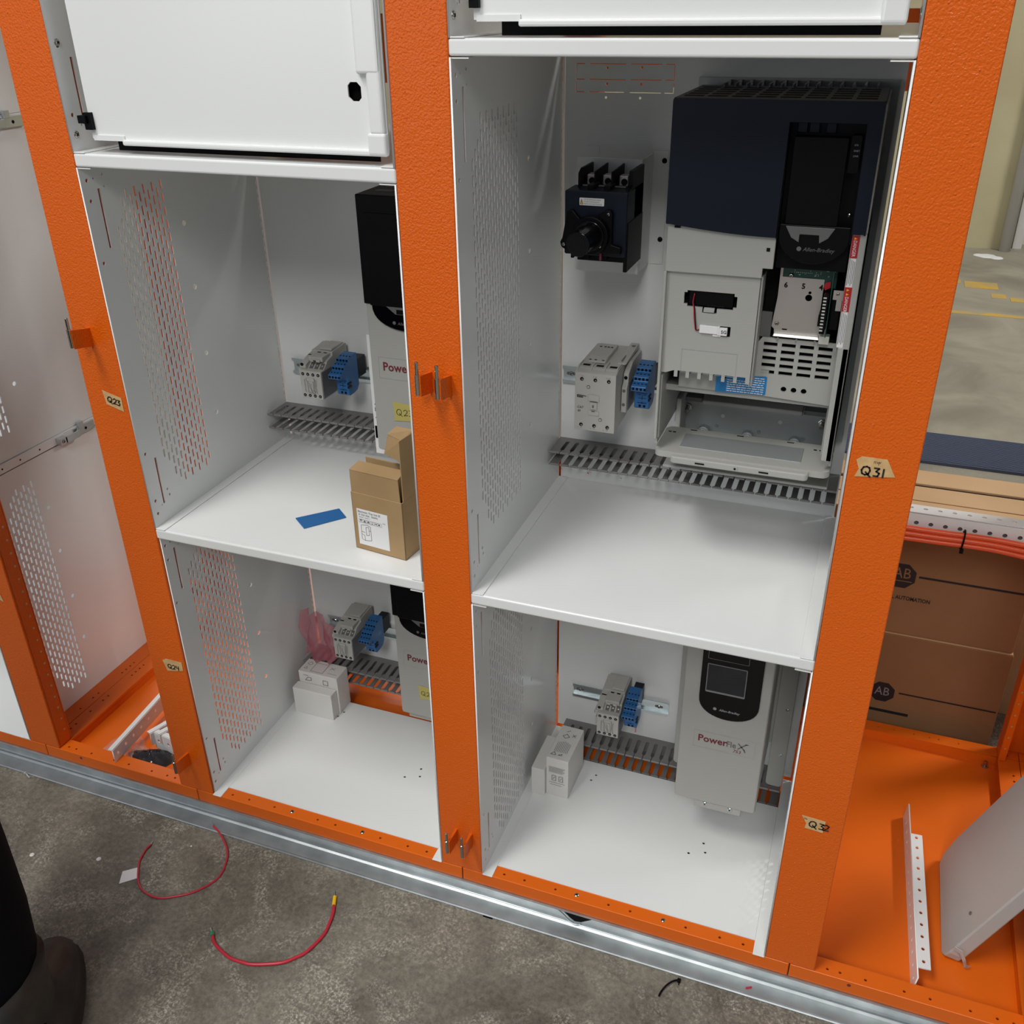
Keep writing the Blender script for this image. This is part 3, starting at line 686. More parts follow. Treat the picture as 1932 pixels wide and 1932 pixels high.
# ------------------------------------------------------------------ large contactor
C = thing('large_contactor', 'large light grey three pole contactor marked CA7 85, left of the blue relay socket', 'contactor', (.127, .365, .6705))
mb = MB(); prof = [(.364, .700), (.345, .690), (.318, .6740), (.2505, .6705), (.2500, .6710), (.2500, .7565), (.2520, .7580), (.2600, .7640), (.2640, .7700), (.3450, .7720), (.364, .7720)]
mb.prism(prof, 'X', .0972, .1563); hb = obj('housing', mb, 'cgrey', C, bev=.0009)
for x in (.1073, .1268, .1462):
    for z in (.7482, .6792):
        mb = MB(); mb.cyl((x, .2499, z), (x, .2493, z), .0026, n=12); mb.mi = 1; mb.dome((x+.0004, .2494, z-.0004), (0, -1, 0), .0015, .0006, n=8, k=2)
        obj('terminal', mb, ['blackmat', 'chrome'], hb)
for x, z in ((.1170, .7372), (.1355, .6895)):
    mb = MB(); mb.cyl((x, .2499, z), (x, .2494, z), .0026, n=12); mb.mi = 1; mb.cyl((x, .2494, z), (x, .2490, z), .0018, n=10); obj('cover_screw', mb, ['greyd', 'cgrey'], hb)
for x, s1_, s2_ in ((.1035, '1', 'L1'), (.1230, '3', 'L2'), (.1424, '5', 'L3')): text('printed_mark', s1_+'  '+s2_, .0030, 'XZ', .2497, x, .7518, 'inkgrey', hb)
for x, s1_, s2_ in ((.1018, '2', 'T1'), (.1208, '4', 'T2'), (.1400, '6', 'T3')): text('printed_mark', s1_+'   '+s2_, .0030, 'XZ', .2497, x, .6733, 'inkgrey', hb)
text('printed_type', 'CA7', .0048, 'XZ', .2497, .1010, .7040, 'ink', hb, shear=.2); text('printed_type', '85', .0045, 'XZ', .2497, .1018, .6985, 'ink', hb, shear=.2)
mb = MB(); mb.box(.1008, .1020, .2493, .2498, .7205, .7245); mb.prism([(.1024, .7243), (.1130, .7235), (.1148, .7228), (.1130, .7228), (.1024, .7228)], 'Y', .2493, .2498); mb.box(.1024, .1095, .2493, .2498, .7205, .7218); obj('printed_logo', mb, 'ink', hb)
mb = MB(); mb.box(.1172, .1335, .2484, .2500, .7165, .7255); mb.box(.1205, .1305, .2476, .2500, .7045, .7160); mb.box(.1172, .1335, .2486, .2500, .6950, .7015); obj('slide', mb, 'cgrey', C, bev=.0008)
mb = MB(); mb.box(.1205, .1312, .2474, .2486, .7156, .7163); mb.box(.1230, .1275, .2474, .2484, .7016, .7026); mb.box(.1240, .1262, .2472, .2478, .7075, .7115); obj('slide_gap', mb, 'greyd', C)
# arc chamber tops, divided by ribs, and the coil / varistor module
for k, x in enumerate((.1030, .1225, .1420)):
    mb = MB(); mb.box(x, x+.0105, .2665, .2735, .7695, .7709); mb.mi = 1; mb.box(x-.0015, x+.0125, .2620, .2765, .7694, .7703); obj('chamber_slot', mb, ['blackmat', 'cgrey'], C)
for x in (.0990, .1180, .1373, .1545):
    mb = MB(); mb.prism([(.2525, .7580), (.2640, .7750), (.2830, .7750), (.2860, .7700), (.2640, .7690)], 'X', x-.0008, x+.0010); obj('rib', mb, 'cgrey', C, bev=.0003, seg=1)
mb = MB(); mb.prism([(.281, .7700), (.281, .7790), (.296, .7860), (.330, .7885), (.348, .7885), (.348, .770)], 'X', .1060, .1330); cm = obj('coil_module', mb, 'cgrey', C, bev=.0009)
mb = MB(); mb.prism([(.278, .7730), (.278, .7800), (.293, .7875), (.302, .7885), (.302, .774)], 'X', .1135, .1325); obj('varistor', mb, 'cgrey', cm, bev=.0006)
for x in (.1095, .1175, .1285): mb = MB(); mb.dome((x, .2815, .7818), (0, -.8, .5), .0024, .0012, n=10, k=2); obj('coil_screw', mb, 'chrome', cm)
for x in (.1110, .1178, .1226, .1276): mb = MB(); mb.box(x-.0017, x+.0017, .3310, .3345, .7884, .7889); obj('coil_slot', mb, 'blackmat', cm)
mb = MB(); mb.prism([(.285, .770), (.285, .7745), (.352, .7900), (.362, .7900), (.362, .770)], 'X', .1490, .1610); f = obj('mounting_ear', mb, 'cgrey', C, bev=.0009)
mb = MB(); mb.box(.1525, .1545, .2900, .3280, .7790, .7812); obj('ear_groove', mb, 'sidegrey', f)
mb = MB(); mb.cyl((.1560, .3480, .7902), (.1560, .3480, .7905), .0032, n=12); obj('ear_hole', mb, 'greyd', f)
mb = MB(); mb.box(.0930, .0975, .2900, .2990, .7330, .7420); obj('side_plug', mb, 'black', C, bev=.0008)
A = MB(); A.prism([(.362, .7000), (.330, .6900), (.300, .6900), (.2800, .6925), (.2800, .7300), (.2880, .7370), (.2880, .7480), (.3100, .7600), (.362, .7600)], 'X', .1575, .1650)
ax = obj('auxiliary_contact', A, 'cgrey', C, bev=.0006, seg=1)
for z in (.7255, .7045): mb = MB(); mb.cyl((.1610, .2799, z), (.1610, .2793, z), .0023, n=10); obj('aux_terminal', mb, 'greyd', ax)
mb = MB(); mb.cyl((.1610, .2878, .7425), (.1610, .2872, .7425), .0026, n=10); obj('aux_entry', mb, 'blackmat', ax)
mb = MB(); mb.box(.1650, .1662, .2860, .3560, .6950, .7350); obj('aux_cheek', mb, 'sidegrey', ax)

def kids(o):
    for c in o.children: yield c; yield from kids(c)
for o in kids(C):
    for v in o.data.vertices:
        z = v.co.z + C.location.z
        if z > .7575 and o.name.split('.')[0] not in ('auxiliary_contact', 'aux_cheek'): v.co.z = .7575 + (z-.7575)*.38 - C.location.z
# ------------------------------------------------------------------ breaker with rotary operator, and its bracket
Bk = thing('breaker_bracket', 'white steel bracket standing off the back panel behind the black breaker', 'bracket', (.125, .371, .884))
mb = MB(); mb.box(.0780, .1660, .3050, .3070, .8860, 1.0340); obj('front_plate', mb, 'white', Bk)
mb = MB(); mb.box(.1640, .1660, .3070, .3690, .8860, 1.0340); obj('side_plate', mb, 'white', Bk)
mb = MB(); mb.box(.1660, .1860, .3688, .3706, .8860, 1.0370); obj('foot_plate', mb, 'white', Bk)
mb = MB(); mb.box(.0730, .0900, .3688, .3706, 1.0300, 1.0400); obj('hook_tab', mb, 'white', Bk)
for z in (1.0243, .9202): screw('screw', (.1810, .3688, z), (0, -1, 0), .0036, Bk, 'black', .0025)
B = thing('motor_breaker', 'black three pole breaker with a round rotary operator stub and a small warning sticker', 'circuit breaker', (.130, .305, .905))
mb = MB(); mb.prism(rrect(.0885, .1695, .9280, 1.0075, .002, 2), 'Y', .2200, .2600); h = obj('front_housing', mb, 'navy', B, bev=.0012)
mb = MB(); mb.box(.0985, .1690, .2450, .3045, .9150, 1.0080); obj('rear_housing', mb, 'black', B, bev=.001)
mb = MB(); mb.prism([(.2250, .9850), (.2250, 1.0060), (.2450, 1.0120), (.2450, 1.0290), (.3045, 1.0290), (.3045, .9200), (.2600, .9200)], 'X', .1640, .1690); obj('right_cheek', mb, 'black', B)
mb = MB(); mb.prism([(.2450, 1.000), (.2450, 1.0240), (.2560, 1.0290), (.3045, 1.0290), (.3045, .9900)], 'X', .0980, .1010); mb.prism([(.2450, 1.0), (.2450, 1.0270), (.3045, 1.0290), (.3045, .99)], 'X', .1190, .1208); mb.prism([(.2450, 1.0), (.2450, 1.0270), (.3045, 1.0290), (.3045, .99)], 'X', .1410, .1428)
obj('barriers', mb, 'black', B, kind='stuff')
for x in (.1100, .1310, .1525):
    mb = MB(); mb.box(x-.0060, x+.0060, .2640, .2800, 1.0070, 1.0200); lg = obj('lug', mb, 'steel', B, bev=.0012)
    mb = MB(); mb.cyl((x+.001, .2637, 1.0125), (x+.001, .2630, 1.0125), .0042, n=14); obj('lug_bore', mb, 'blackmat', lg)
    mb = MB(); mb.box(x-.0075, x+.0065, .2500, .2530, 1.0075, 1.0095); obj('terminal_window', mb, 'sidegrey', B)
for x in (.1190, .1405): mb = MB(); mb.box(x-.0045, x+.0045, .2300, .2560, 1.0060, 1.0130); obj('phase_clip', mb, 'black', B, bev=.001)
mb = MB(); mb.prism(rrect(.1080, .1400, .9900, .9990, .0006, 1), 'Y', .2192, .2200); st = obj('warning_sticker', mb, 'paper', B)
mb = MB(); mb.prism([(.1088, .9915), (.1130, .9915), (.1109, .9975)], 'Y', .2188, .2191); wt = obj('warning_triangle', mb, 'yellow', st)
strokes('triangle_line', [[(.1088, .9915), (.1130, .9915), (.1109, .9975), (.1088, .9915)], [(.1109, .993), (.1109, .9955)]], .0004, 'XZ', .2186, 'ink', st)
for i, l in enumerate(('SET THE OPERATING HANDLE', 'TO OFF AT INSTALLATION', 'MISE EN OFF AVANT MONTAGE')): text('sticker_print', l, .00225, 'XZ', .2190, .1140, .9963-i*.0026, 'inkgrey', st, sx=.72)
# rotary operator
mb = MB(); mb.prism([(.0940, .9830), (.1010, .9850), (.1170, .9680), (.1440, .9870), (.1500, .9870), (.1530, .9820), (.1530, .9450), (.1650, .9420), (.1650, .9330), (.0960, .9330), (.0870, .9380), (.0850, .9440), (.0880, .9500)], 'Y', .2120, .2200)
op = obj('operator_plate', mb, 'black', B, bev=.0012)
mb = MB(); mb.cyl((.1265, .2120, .9560), (.1265, .2040, .9560), .0245, .0235, n=36); obj('operator_ring', mb, 'black', op, bev=.001)
mb = MB(); mb.cyl((.1265, .2040, .9560), (.1265, .2000, .9560), .0190, n=32); obj('operator_disc', mb, 'glossblack', op, bev=.001)
mb = MB(); n_ = 28
c0, c1_ = Vector((.1265, .2000, .9560)), Vector((.1265, .1600, .9560))
mb.cyl(c0, c1_, .0165, .0140, n=n_); mb.cyl(c1_, c1_+Vector((0, -.006, 0)), .0148, n=n_); kn = obj('operator_stub', mb, 'glossblack', op, bev=.001)
mb = MB(); mb.cyl(c1_+Vector((0, -.0061, 0)), c1_+Vector((0, -.0064, 0)), .0105, n=6); obj('hex_socket', mb, 'blackmat', kn)
for x, z in ((.1480, .9820), (.0900, .9420)): screw('screw', (x, .2118, z), (0, -1, 0), .0022, B, 'chrome')
screw('screw', (.1400, .2040, .9440), (0, -1, 0), .0020, B, 'chrome')
mb = MB(); mb.box(.1370, .1395, .2150, .2200, .9240, .9400); obj('red_tab', mb, 'maroon', B)
mb = MB(); 
for a, b in ((.0965, .1000), (.1060, .1200), (.1290, .1440)): mb.box(a, b, .2230, .2500, .9225, .9290)
obj('lower_clips', mb, 'black', B, kind='stuff')
mb = MB(); mb.box(.1655, .1705, .2250, .3020, .9080, .9700); obj('side_foot', mb, 'black', B, bev=.001)

# ------------------------------------------------------------------ large drive
V = thing('large_drive', 'large navy and grey variable speed drive, covers off below and circuit board exposed', 'variable speed drive', (.343, .37, .690))
XL, XR = .2312, .4545
# body shell: sides, top, back
mb = MB(); mb.box(XL, XL+.003, .175, .365, .700, 1.118); mb.box(XR-.003, XR, .175, .365, .700, 1.118); mb.box(XL, XR, .355, .365, .640, 1.118)
sh_ = obj('rear_shell', mb, 'grey', V)
mb = MB(); mb.box(XL-.010, XR+.008, .360, .368, .655, 1.128); obj('heatsink_flange', mb, 'zplate', V)
mb = MB()
for k in range(14): x = .262 + k*.0135; mb.box(x, x+.002, .300, .360, 1.118, 1.126)
obj('heatsink_fins', mb, 'greyd', V, kind='stuff')
# navy top cover with rounded corners and a bowed lower edge
curve = [(XL, .9865)] + [(XL+(.3560-XL)*t, .9865-.0088*math.sin(t*math.pi/2)) for t in (.15, .3, .45, .6, .75, .9, 1)]
outl = curve + [(.3575, .9776), (.3585, 1.1000), (.4375, 1.1000), (.4385, .9868), (.4528, .9868)] + [(.4528-.003+.003*math.cos(a), 1.1188-.0+.003*math.sin(a)) for a in (0, .5, 1, 1.57)] + [(XL+.003-.003*math.cos(a), 1.1188+.003*math.sin(a)) for a in (1.57, 1, .5, 0)]
bay = R(.3590, .4370, .9780, 1.1000)
sheet('front_cover', outl, [], 'XZ', .1620, .004, 'navy', V)
mb = MB(); mb.box(XL, .4528, .164, .330, 1.1180, 1.1218); tp = obj('top_cover', mb, 'navy', V, bev=.001)
mb = MB(); mb.box(XL, XL+.002, .164, .300, .985, 1.119); mb.box(.4508, .4528, .164, .300, .985, 1.119); obj('cover_sides', mb, 'navy', V)
for j in range(8):
    for k in range(5):
        x0 = .2385 + j*.0262; y = .182 + k*.027
        mb = MB(); mb.box(x0, x0+.0215, y, y+.0125, 1.1216, 1.1221); obj('vent_slot', mb, 'blackmat', tp)
# operator bay: recess, cradle, blank display module, oval chin
mb = MB(); mb.box(.3590, .4370, .1800, .1830, .9400, 1.1000); mb.box(.3575, .3590, .1640, .1830, .975, 1.101); mb.box(.4370, .4385, .1640, .1830, .975, 1.101); mb.box(.3575, .4385, .1640, .1830, 1.1000, 1.1015); by = obj('operator_bay', mb, 'black', V)
for x in (.3660, .3785, .3960): mb = MB(); mb.box(x, x+.0105, .1760, .1800, 1.0880, 1.0985); obj('bay_pocket', mb, 'navy', by, bev=.0006, seg=1)
mb = MB(); mb.prism(rrect(.3655, .4215, .9935, 1.0855, .001, 1), 'Y', .1625, .1790); obj('blank_plate', mb, 'black', V, bev=.0012)
mb = MB(); mb.prism([(.3668, .9915), (.4205, .9915), (.4140, .9800), (.4050, .9740), (.4040, .9830), (.3830, .9830), (.3830, .9740), (.3740, .9790)], 'Y', .1615, .1640); obj('finger_grip', mb, 'greyd', V, bev=.0008)
mb = MB(); mb.prism(rrect(.4240, .4345, 1.0500, 1.0880, .001, 1), 'Y', .1640, .1800); ls = obj('lamp_strip', mb, 'black', V)
for t_, z in (('STS', 1.0775), ('ENET', 1.0718), ('LINK', 1.0665)): text('lamp_mark', t_, .0026, 'XZ', .1638, .4275, z, 'inklight', ls)
screw('screw', (.4322, .1780, 1.0036), (0, -1, 0), .0022, V, 'chrome')
chin = [(.3600, .9930)] + [(.3985-.0385*math.cos(a), .9800-.0300*math.sin(a)) for a in [i*math.pi/14 for i in range(15)]] + [(.4370, .9930)]
mb = MB(); mb.prism(chin, 'Y', .1640, .1680); ch = obj('chin_plate', mb, 'black', V, bev=.0012)
text('maker_name', 'Allen-Bradley', .0062, 'XZ', .1637, .3885, .9645, 'greyd', ch, shear=.25)
mb = MB(); mb.cyl((.3840, .1639, .9667), (.3840, .1635, .9667), .0026, n=12); obj('maker_badge', mb, 'greyd', ch)
# light grey body front and terminal cover
mb = MB(); mb.prism([(XL+.0015, .9295), (.3462, .9295), (.3462, .9410), (.3578, .9410), (.3578, .9830), (XL+.0015, .9860)], 'Y', .1655, .1700); up = obj('upper_front', mb, 'grey', V, bev=.0006, seg=1)
mb = MB(); mb.box(.3485, .3525, .1652, .1656, .9608, .9650); obj('latch_window', mb, 'blackmat', up)
for x in (.2410, .3330): mb = MB(); mb.box(x, x+.0070, .1640, .1660, .9785 if x > .3 else .9815, .9810 if x > .3 else .9840); obj('cover_hook', mb, 'black', up)
teeth = [(.2330, .9290)]
z0 = .8000; x = .2440
teeth += [(.2330, .8010), (.2405, .8010)]
for k in range(7):
    a = .2405 + k*.0148
    teeth += [(a, .8050 if k else .8010), (a+.0105, .8050), (a+.0105, .7965), (a+.0148, .7965)]
teeth += [(.3449, .7965), (.3449, .7930), (.3475, .7930)] if False else [(.3450, .7920), (.3450, .9290)]
fan = [(.2606, .9075), (.3170, .9075), (.3170, .9040), (.3205, .9040), (.3205, .8905), (.3165, .8905), (.3165, .8875), (.2975, .8875), (.2975, .8815), (.2800, .8815), (.2800, .8880), (.2612, .8880), (.2612, .8910), (.2570, .8910), (.2570, .9050), (.2606, .9050)]
con = [(.2850, .8668), (.3160, .8668), (.3160, .8540), (.2990, .8540), (.2990, .8560), (.2850, .8560)]
tc_ = sheet('terminal_cover', teeth, [fan, con], 'XZ', .1720, .0030, 'grey', V)
mb = MB(); mb.box(.2560, .3215, .1860, .1900, .8790, .9095); mb.box(.2830, .3190, .1860, .1900, .8520, .8690); obj('recess_floor', mb, 'blackmat', V)
mb = MB(); mb.box(.2625, .3155, .1745, .1850, .8885, .9065); mb.box(.2850, .3060, .1735, .1745, .8885, .8905); obj('fan_housing', mb, 'black', V, bev=.001)
mb = MB(); mb.prism([(.2820, .8880), (.2950, .8880), (.2945, .8825), (.2815, .8825)], 'Y', .1690, .1730); obj('fan_clip', mb, 'grey', V, bev=.0006, seg=1)
for c_, off in (('redl', 0), ('blackmat', .0011)):
    mb = MB(); mb.tube(smoothpath([(.2690+off, .1735, .9035), (.2678+off, .1725, .8930), (.2700+off, .1695, .8860), (.2712+off*1.2, .1685, .8760), (.2730+off, .1680, .8655), (.2745+off, .1680, .8600), (.2790+off, .1690, .8612)], 4), .00065, 6); obj('fan_lead', mb, c_, V, smooth=True)
mb = MB(); mb.box(.2790, .3010, .1672, .1712, .8570, .8665); mb.box(.3010, .3032, .1666, .1712, .8560, .8668); mb.box(.3030, .3125, .1672, .1712, .8560, .8655); mb.box(.2950, .3050, .1690, .1712, .8535, .8562); pc = obj('plug_connector', mb, 'paper', V, bev=.0004, seg=1)
text('plug_mark', 'SG', .0058, 'XZ', .1670, .3052, .8587, 'ink', pc, bold=.0001)
strokes('embossed_frame', [[(.2590, .8335), (.3272, .8335), (.3272, .8040), (.2590, .8040), (.2590, .8335)]], .0005, 'XZ', .1703, 'zplate', tc_)
# blue caution label block and terminal strip below the teeth
mb = MB(); mb.box(.2520, .3640, .2020, .2060, .7720, .8080); tb = obj('terminal_strip', mb, 'grey', V)
for k in range(4): mb = MB(); mb.cyl((.2640+k*.0150, .2018, .7945), (.2640+k*.0150, .2012, .7945), .0040, n=14); obj('strip_hole', mb, 'blackmat', tb)
mb = MB(); mb.prism([(.3000, .7715), (.3615, .7735), (.3630, .7750), (.3630, .7975), (.3610, .7985), (.3450, .7970), (.3000, .7960)], 'Y', .2000, .2008); bl = obj('blue_caution_label', mb, 'bluelabel', V)
mb = MB(); mb.cyl((.3090, .1998, .7935), (.3090, .1996, .7935), .0042, n=14); obj('label_hole', mb, 'navy', bl)
for k in range(8):
    z = .7945-k*.0029; a = .3140 if k > 1 else .3480
    mb = MB(); x = a
    random.seed(k)
    while x < .3590:
        L = random.uniform(.002, .0065); mb.quad(*[(p, .1997, q) for p, q in ((x, z), (min(x+L, .3605), z), (min(x+L, .3605), z+.0011), (x, z+.0011))]); x += L+.0009
    if k < 7 or True: obj('label_line', mb, 'paper', bl, kind='stuff')
# vented control cover on the right with 20 slots and three holes
slots = []
for j in range(4):
    for k in range(5): slots.append(R(.3540+j*.0217, .3705+j*.0217, .8385-k*.0090, .8432-k*.0090))
slots += [circ(.3843, .7842, .0036), circ(.3965, .7842, .0036), circ(.4087, .7842, .0036)]
vp = sheet('vented_cover', [(.3455, .7735), (.4440, .7690), (.4440, .8490), (.3520, .8490), (.3455, .8400)], slots, 'XZ', .2020, .003, 'grey', V)
mb = MB(); mb.box(.3480, .4440, .2120, .2130, .7700, .8500); obj('vent_backing', mb, 'blackmat', V)
mb = MB(); mb.box(.3455, .3475, .1740, .2030, .7935, .9290); obj('inner_wall', mb, 'grey', V)
mb = MB(); mb.box(.3475, .3600, .2040, .2060, .8485, .8800); obj('inner_floor', mb, 'greyd', V)
mb = MB(); mb.box(.3475, .4440, .2300, .2320, .8490, .9900); obj('pod_back', mb, 'blackmat', V)
# metal pod with punched 6 5 4, circuit board, terminal block
pl = sheet('pod_plate', [(.3608, .8640), (.3640, .8610), (.3645, .8560), (.4240, .8560), (.4240, .8760), (.4150, .8760), (.4150, .9250), (.3670, .9250), (.3670, .9540), (.3640, .9570), (.3640, .9000)], [circ(.3998, .9020, .0040, 18), circ(.4005, .9082, .0018, 12), R(.3735, .3795, .8605, .8622)], 'XZ', .2000, .0012, 'steel', V)
for t_, x in (('6', .3698), ('5', .3901), ('4', .4101)): text('punched_number', t_, .0088, 'XZ', .1991, x, .9125, 'blackmat', pl, bold=.00025)
mb = MB(); mb.box(.3665, .4285, .2010, .2024, .9150, .9560); pb = obj('circuit_board', mb, 'pcb', V)
mb = MB(); random.seed(3)
for k in range(10): mb.cyl((.3800+k*.0022, .2009, .9310), (.3800+k*.0022, .2006, .9310), .0004, n=6)
for k in range(46): x, z = random.uniform(.369, .426), random.uniform(.9275, .9420); mb.cyl((x, .2009, z), (x, .2006, z), .00038, n=6)
obj('solder_points', mb, 'solder', pb, kind='stuff')
mb = MB(); mb.box(.4245, .4255, .1850, .2010, .8600, .9560); sd = obj('side_board', mb, 'pcb', V)
mb = MB(); mb.box(.4175, .4235, .1780, .2000, .8660, .9120); tbk = obj('terminal_block', mb, 'black', V, bev=.0006, seg=1)
mb = MB(); mb.box(.4145, .4180, .1820, .2000, .8740, .8880); obj('block_lug', mb, 'black', tbk)
for k in range(11):
    mb = MB(); z = .9085-k*.0039; mb.box(.4176, .4212, .1775, .1781, z, z+.0018); obj('block_contact', mb, 'solder', tbk)
mb = MB(); mb.box(.4270, .4370, .1900, .2100, .8690, .9120); obj('ribbon_plug', mb, 'black', V, bev=.0008)
mb = MB(); mb.box(.4275, .4385, .1860, .1875, .9060, .9170); mb.box(.4320, .4380, .1860, .1880, .8930, .9060); obj('clip_bracket', mb, 'steel', V)
mb = MB(); mb.prism([(.4170, .9130), (.4225, .9160), (.4225, .9235), (.4170, .9220), (.4150, .9180)], 'Y', .1975, .1985); rd = obj('red_sticker', mb, 'redl', V)
for x, z in ((.3766, .9268), (.3669, .8680)): screw('screw', (x, .1994, z), (0, -1, 0), .0028, V, 'chrome')
screw('screw', (.4325, .1858, .9130), (0, -1, 0), .0020, V, 'chrome')
mb = MB(); mb.hexa([(.3640, .1930, .8535), (.4180, .1930, .8535), (.4180, .2000, .8535), (.3640, .2000, .8535), (.3650, .1945, .8570), (.4170, .1945, .8570), (.4170, .2000, .8570), (.3650, .2000, .8570)]); mb.box(.4180, .4300, .1900, .2010, .8500, .8600); fb = obj('front_bar', mb, 'solder', V, bev=.0004, seg=1)
for x in (.3705, .3925, .4140): mb = MB(); mb.cyl((x, .1935, .8515), (x, .1925, .8515), .0013, n=10); obj('bar_stud', mb, 'chrome', fb)
# right outer rail with the warning strip
mb = MB(); mb.box(.4400, .4470, .1660, .1720, .8560, .9850); wr = obj('rail_strip', mb, 'paper', V)
for a, b in ((.9600, .9845), (.8990, .9270)):
    mb = MB(); mb.box(.4395, .4475, .1650, .1660, a, b); rr = obj('danger_block', mb, 'redl', wr)
    text('danger_word', 'DANGER', .0052, 'XZ', .1648, .4415, b-.0105 if a < .95 else b-.0050, 'paper', rr, rot=-math.pi/2, sx=.85)
    for q in (b-.0030, b-.0080):
        if a < .95 or q > b-.004:
            mb = MB(); mb.prism([(.4418, q-.0014), (.4418, q+.0014), (.4448, q)], 'Y', .1646, .1649); obj('danger_triangle', mb, 'yellow', rr)
for a, b in ((.9290, .9590), (.8600, .8980)):
    for k in range(4):
        mb = MB(); mb.box(.4405+k*.0017, .4412+k*.0017, .1657, .1660, a+.002*(k % 2), b-.001*k); obj('printed_line', mb, 'inkgrey', wr)
mb = MB(); mb.box(.4470, .4545, .1650, .3400, .7100, .9866); mb.box(.4420, .4545, .1650, .1750, .7100, .8560); obj('right_rail', mb, 'grey', V, bev=.0012)
mb = MB(); mb.box(.4390, .4400, .1700, .2300, .8490, .9850); obj('rail_edge', mb, 'steel', V)
mb = MB(); mb.box(.2315, .2350, .1640, .3400, .7100, .9300); mb.box(.2350, .2370, .1700, .1790, .7100, .7970); obj('left_rail', mb, 'grey', V, bev=.0012)
# cable entry chamber: zinc plate, round bushings, studs, lower tray
mb = MB(); mb.box(.2365, .4440, .3380, .3400, .6350, .7160); zp = obj('entry_plate', mb, 'zplate', V)
mb = MB(); mb.box(.2680, .4060, .3120, .3370, .7060, .7130); obj('chamber_strip', mb, 'grey', V, bev=.002)
mb = MB(); mb.box(.2350, .4440, .2070, .3380, .7640, .7720); obj('chamber_roof', mb, 'grey', V)
for a_, b_ in ((.2370, .2660), (.4070, .4440)):
    mb = MB(); mb.box(a_, b_, .3200, .3370, .7060, .7120); obj('roof_slot', mb, 'greyd', V)
for x in (.2700, .3330, .3990):
    bu = MB(); arc = [(x-.0085, .6480)] + [(x-.0085*math.cos(a), .6570+.0085*math.sin(a)) for a in [i*math.pi/10 for i in range(11)]] + [(x+.0085, .6480)]
    bu.prism(arc, 'Y', .3280, .3380); b_ = obj('cable_bushing', bu, 'zplate', zp, bev=.0018)
    mb = MB(); arc = [(x-.0058, .6490)] + [(x-.0058*math.cos(a), .6565+.0058*math.sin(a)) for a in [i*math.pi/10 for i in range(11)]] + [(x+.0058, .6490)]
    mb.prism(arc, 'Y', .3270, .3285); obj('bushing_inset', mb, 'zinc', b_, bev=.0006)
    mb = MB(); mb.cyl((x-.001, .3270, .6560), (x-.001, .3150, .6520), .0021, n=12); obj('bushing_stud', mb, 'chrome', b_)
for x in (.2440, .4330):
    mb = MB(); mb.cyl((x, .3380, .6900), (x, .3340, .6900), .0062, n=6); mb.cyl((x, .3340, .6900), (x, .3220, .6890), .0030, n=14); obj('hex_stud', mb, 'chrome', zp, bev=.0004)
for x, z in ((.2950, .6820), (.3760, .6830), (.2880, .6660), (.3480, .6640), (.4100, .6620)): mb = MB(); mb.cyl((x, .3379, z), (x, .3374, z), .0030, n=12); obj('knock_out', mb, 'zinc', zp)
mb = MB(); mb.box(.2350, .2420, .2900, .3380, .6450, .7200); obj('chamber_wall', mb, 'grey', V, bev=.0015)
mb = MB(); mb.box(.4390, .4450, .2200, .3380, .6600, .7720); obj('chamber_wall', mb, 'grey', V, bev=.0015)
mb = MB(); mb.box(.2330, .4540, .2300, .3400, .6400, .6440); tr = obj('lower_tray', mb, 'grey', V, bev=.0012)
tray = sheet('tray_rim', rrect(.2325, .4545, .1665, .2500, .010, 4), [], 'XY', .6900, .0085, 'grey', V); tray.modifiers.new('bevel', 'BEVEL').width = .0015
mb = MB(); mb.prism(rrect(.2560, .4300, .1560, .1760, .006, 4), 'Z', .6830, .6925); lp = obj('tray_lip', mb, 'grey', V, bev=.0016)
mb = MB(); mb.box(.2620, .4180, .1855, .2300, .6940, .6952); obj('gland_window', mb, 'zplate', tray, bev=.0006)
for x in (.2950, .3760): mb = MB(); mb.box(x-.0060, x+.0060, .1553, .1560, .6866, .6884); obj('lip_slot', mb, 'blackmat', lp)
mb = MB(); mb.box(.3370, .3435, .1552, .1560, .6845, .6905); mb.mi = 1; mb.cyl((.3402, .1552, .6875), (.3402, .1547, .6875), .0015, n=10); obj('lip_screw', mb, ['grey', 'blackmat'], lp)
for x in (.2700, .3330, .3990): mb = MB(); mb.box(x-.0045, x+.0045, .2440, .2452, .6942, .6950); obj('tray_slot', mb, 'blackmat', tray)
for x in (.2380, .2440, .4300, .4370): mb = MB(); mb.box(x, x+.0040, .2300, .2320, .6942, .6950); obj('tray_slot', mb, 'blackmat', tray)

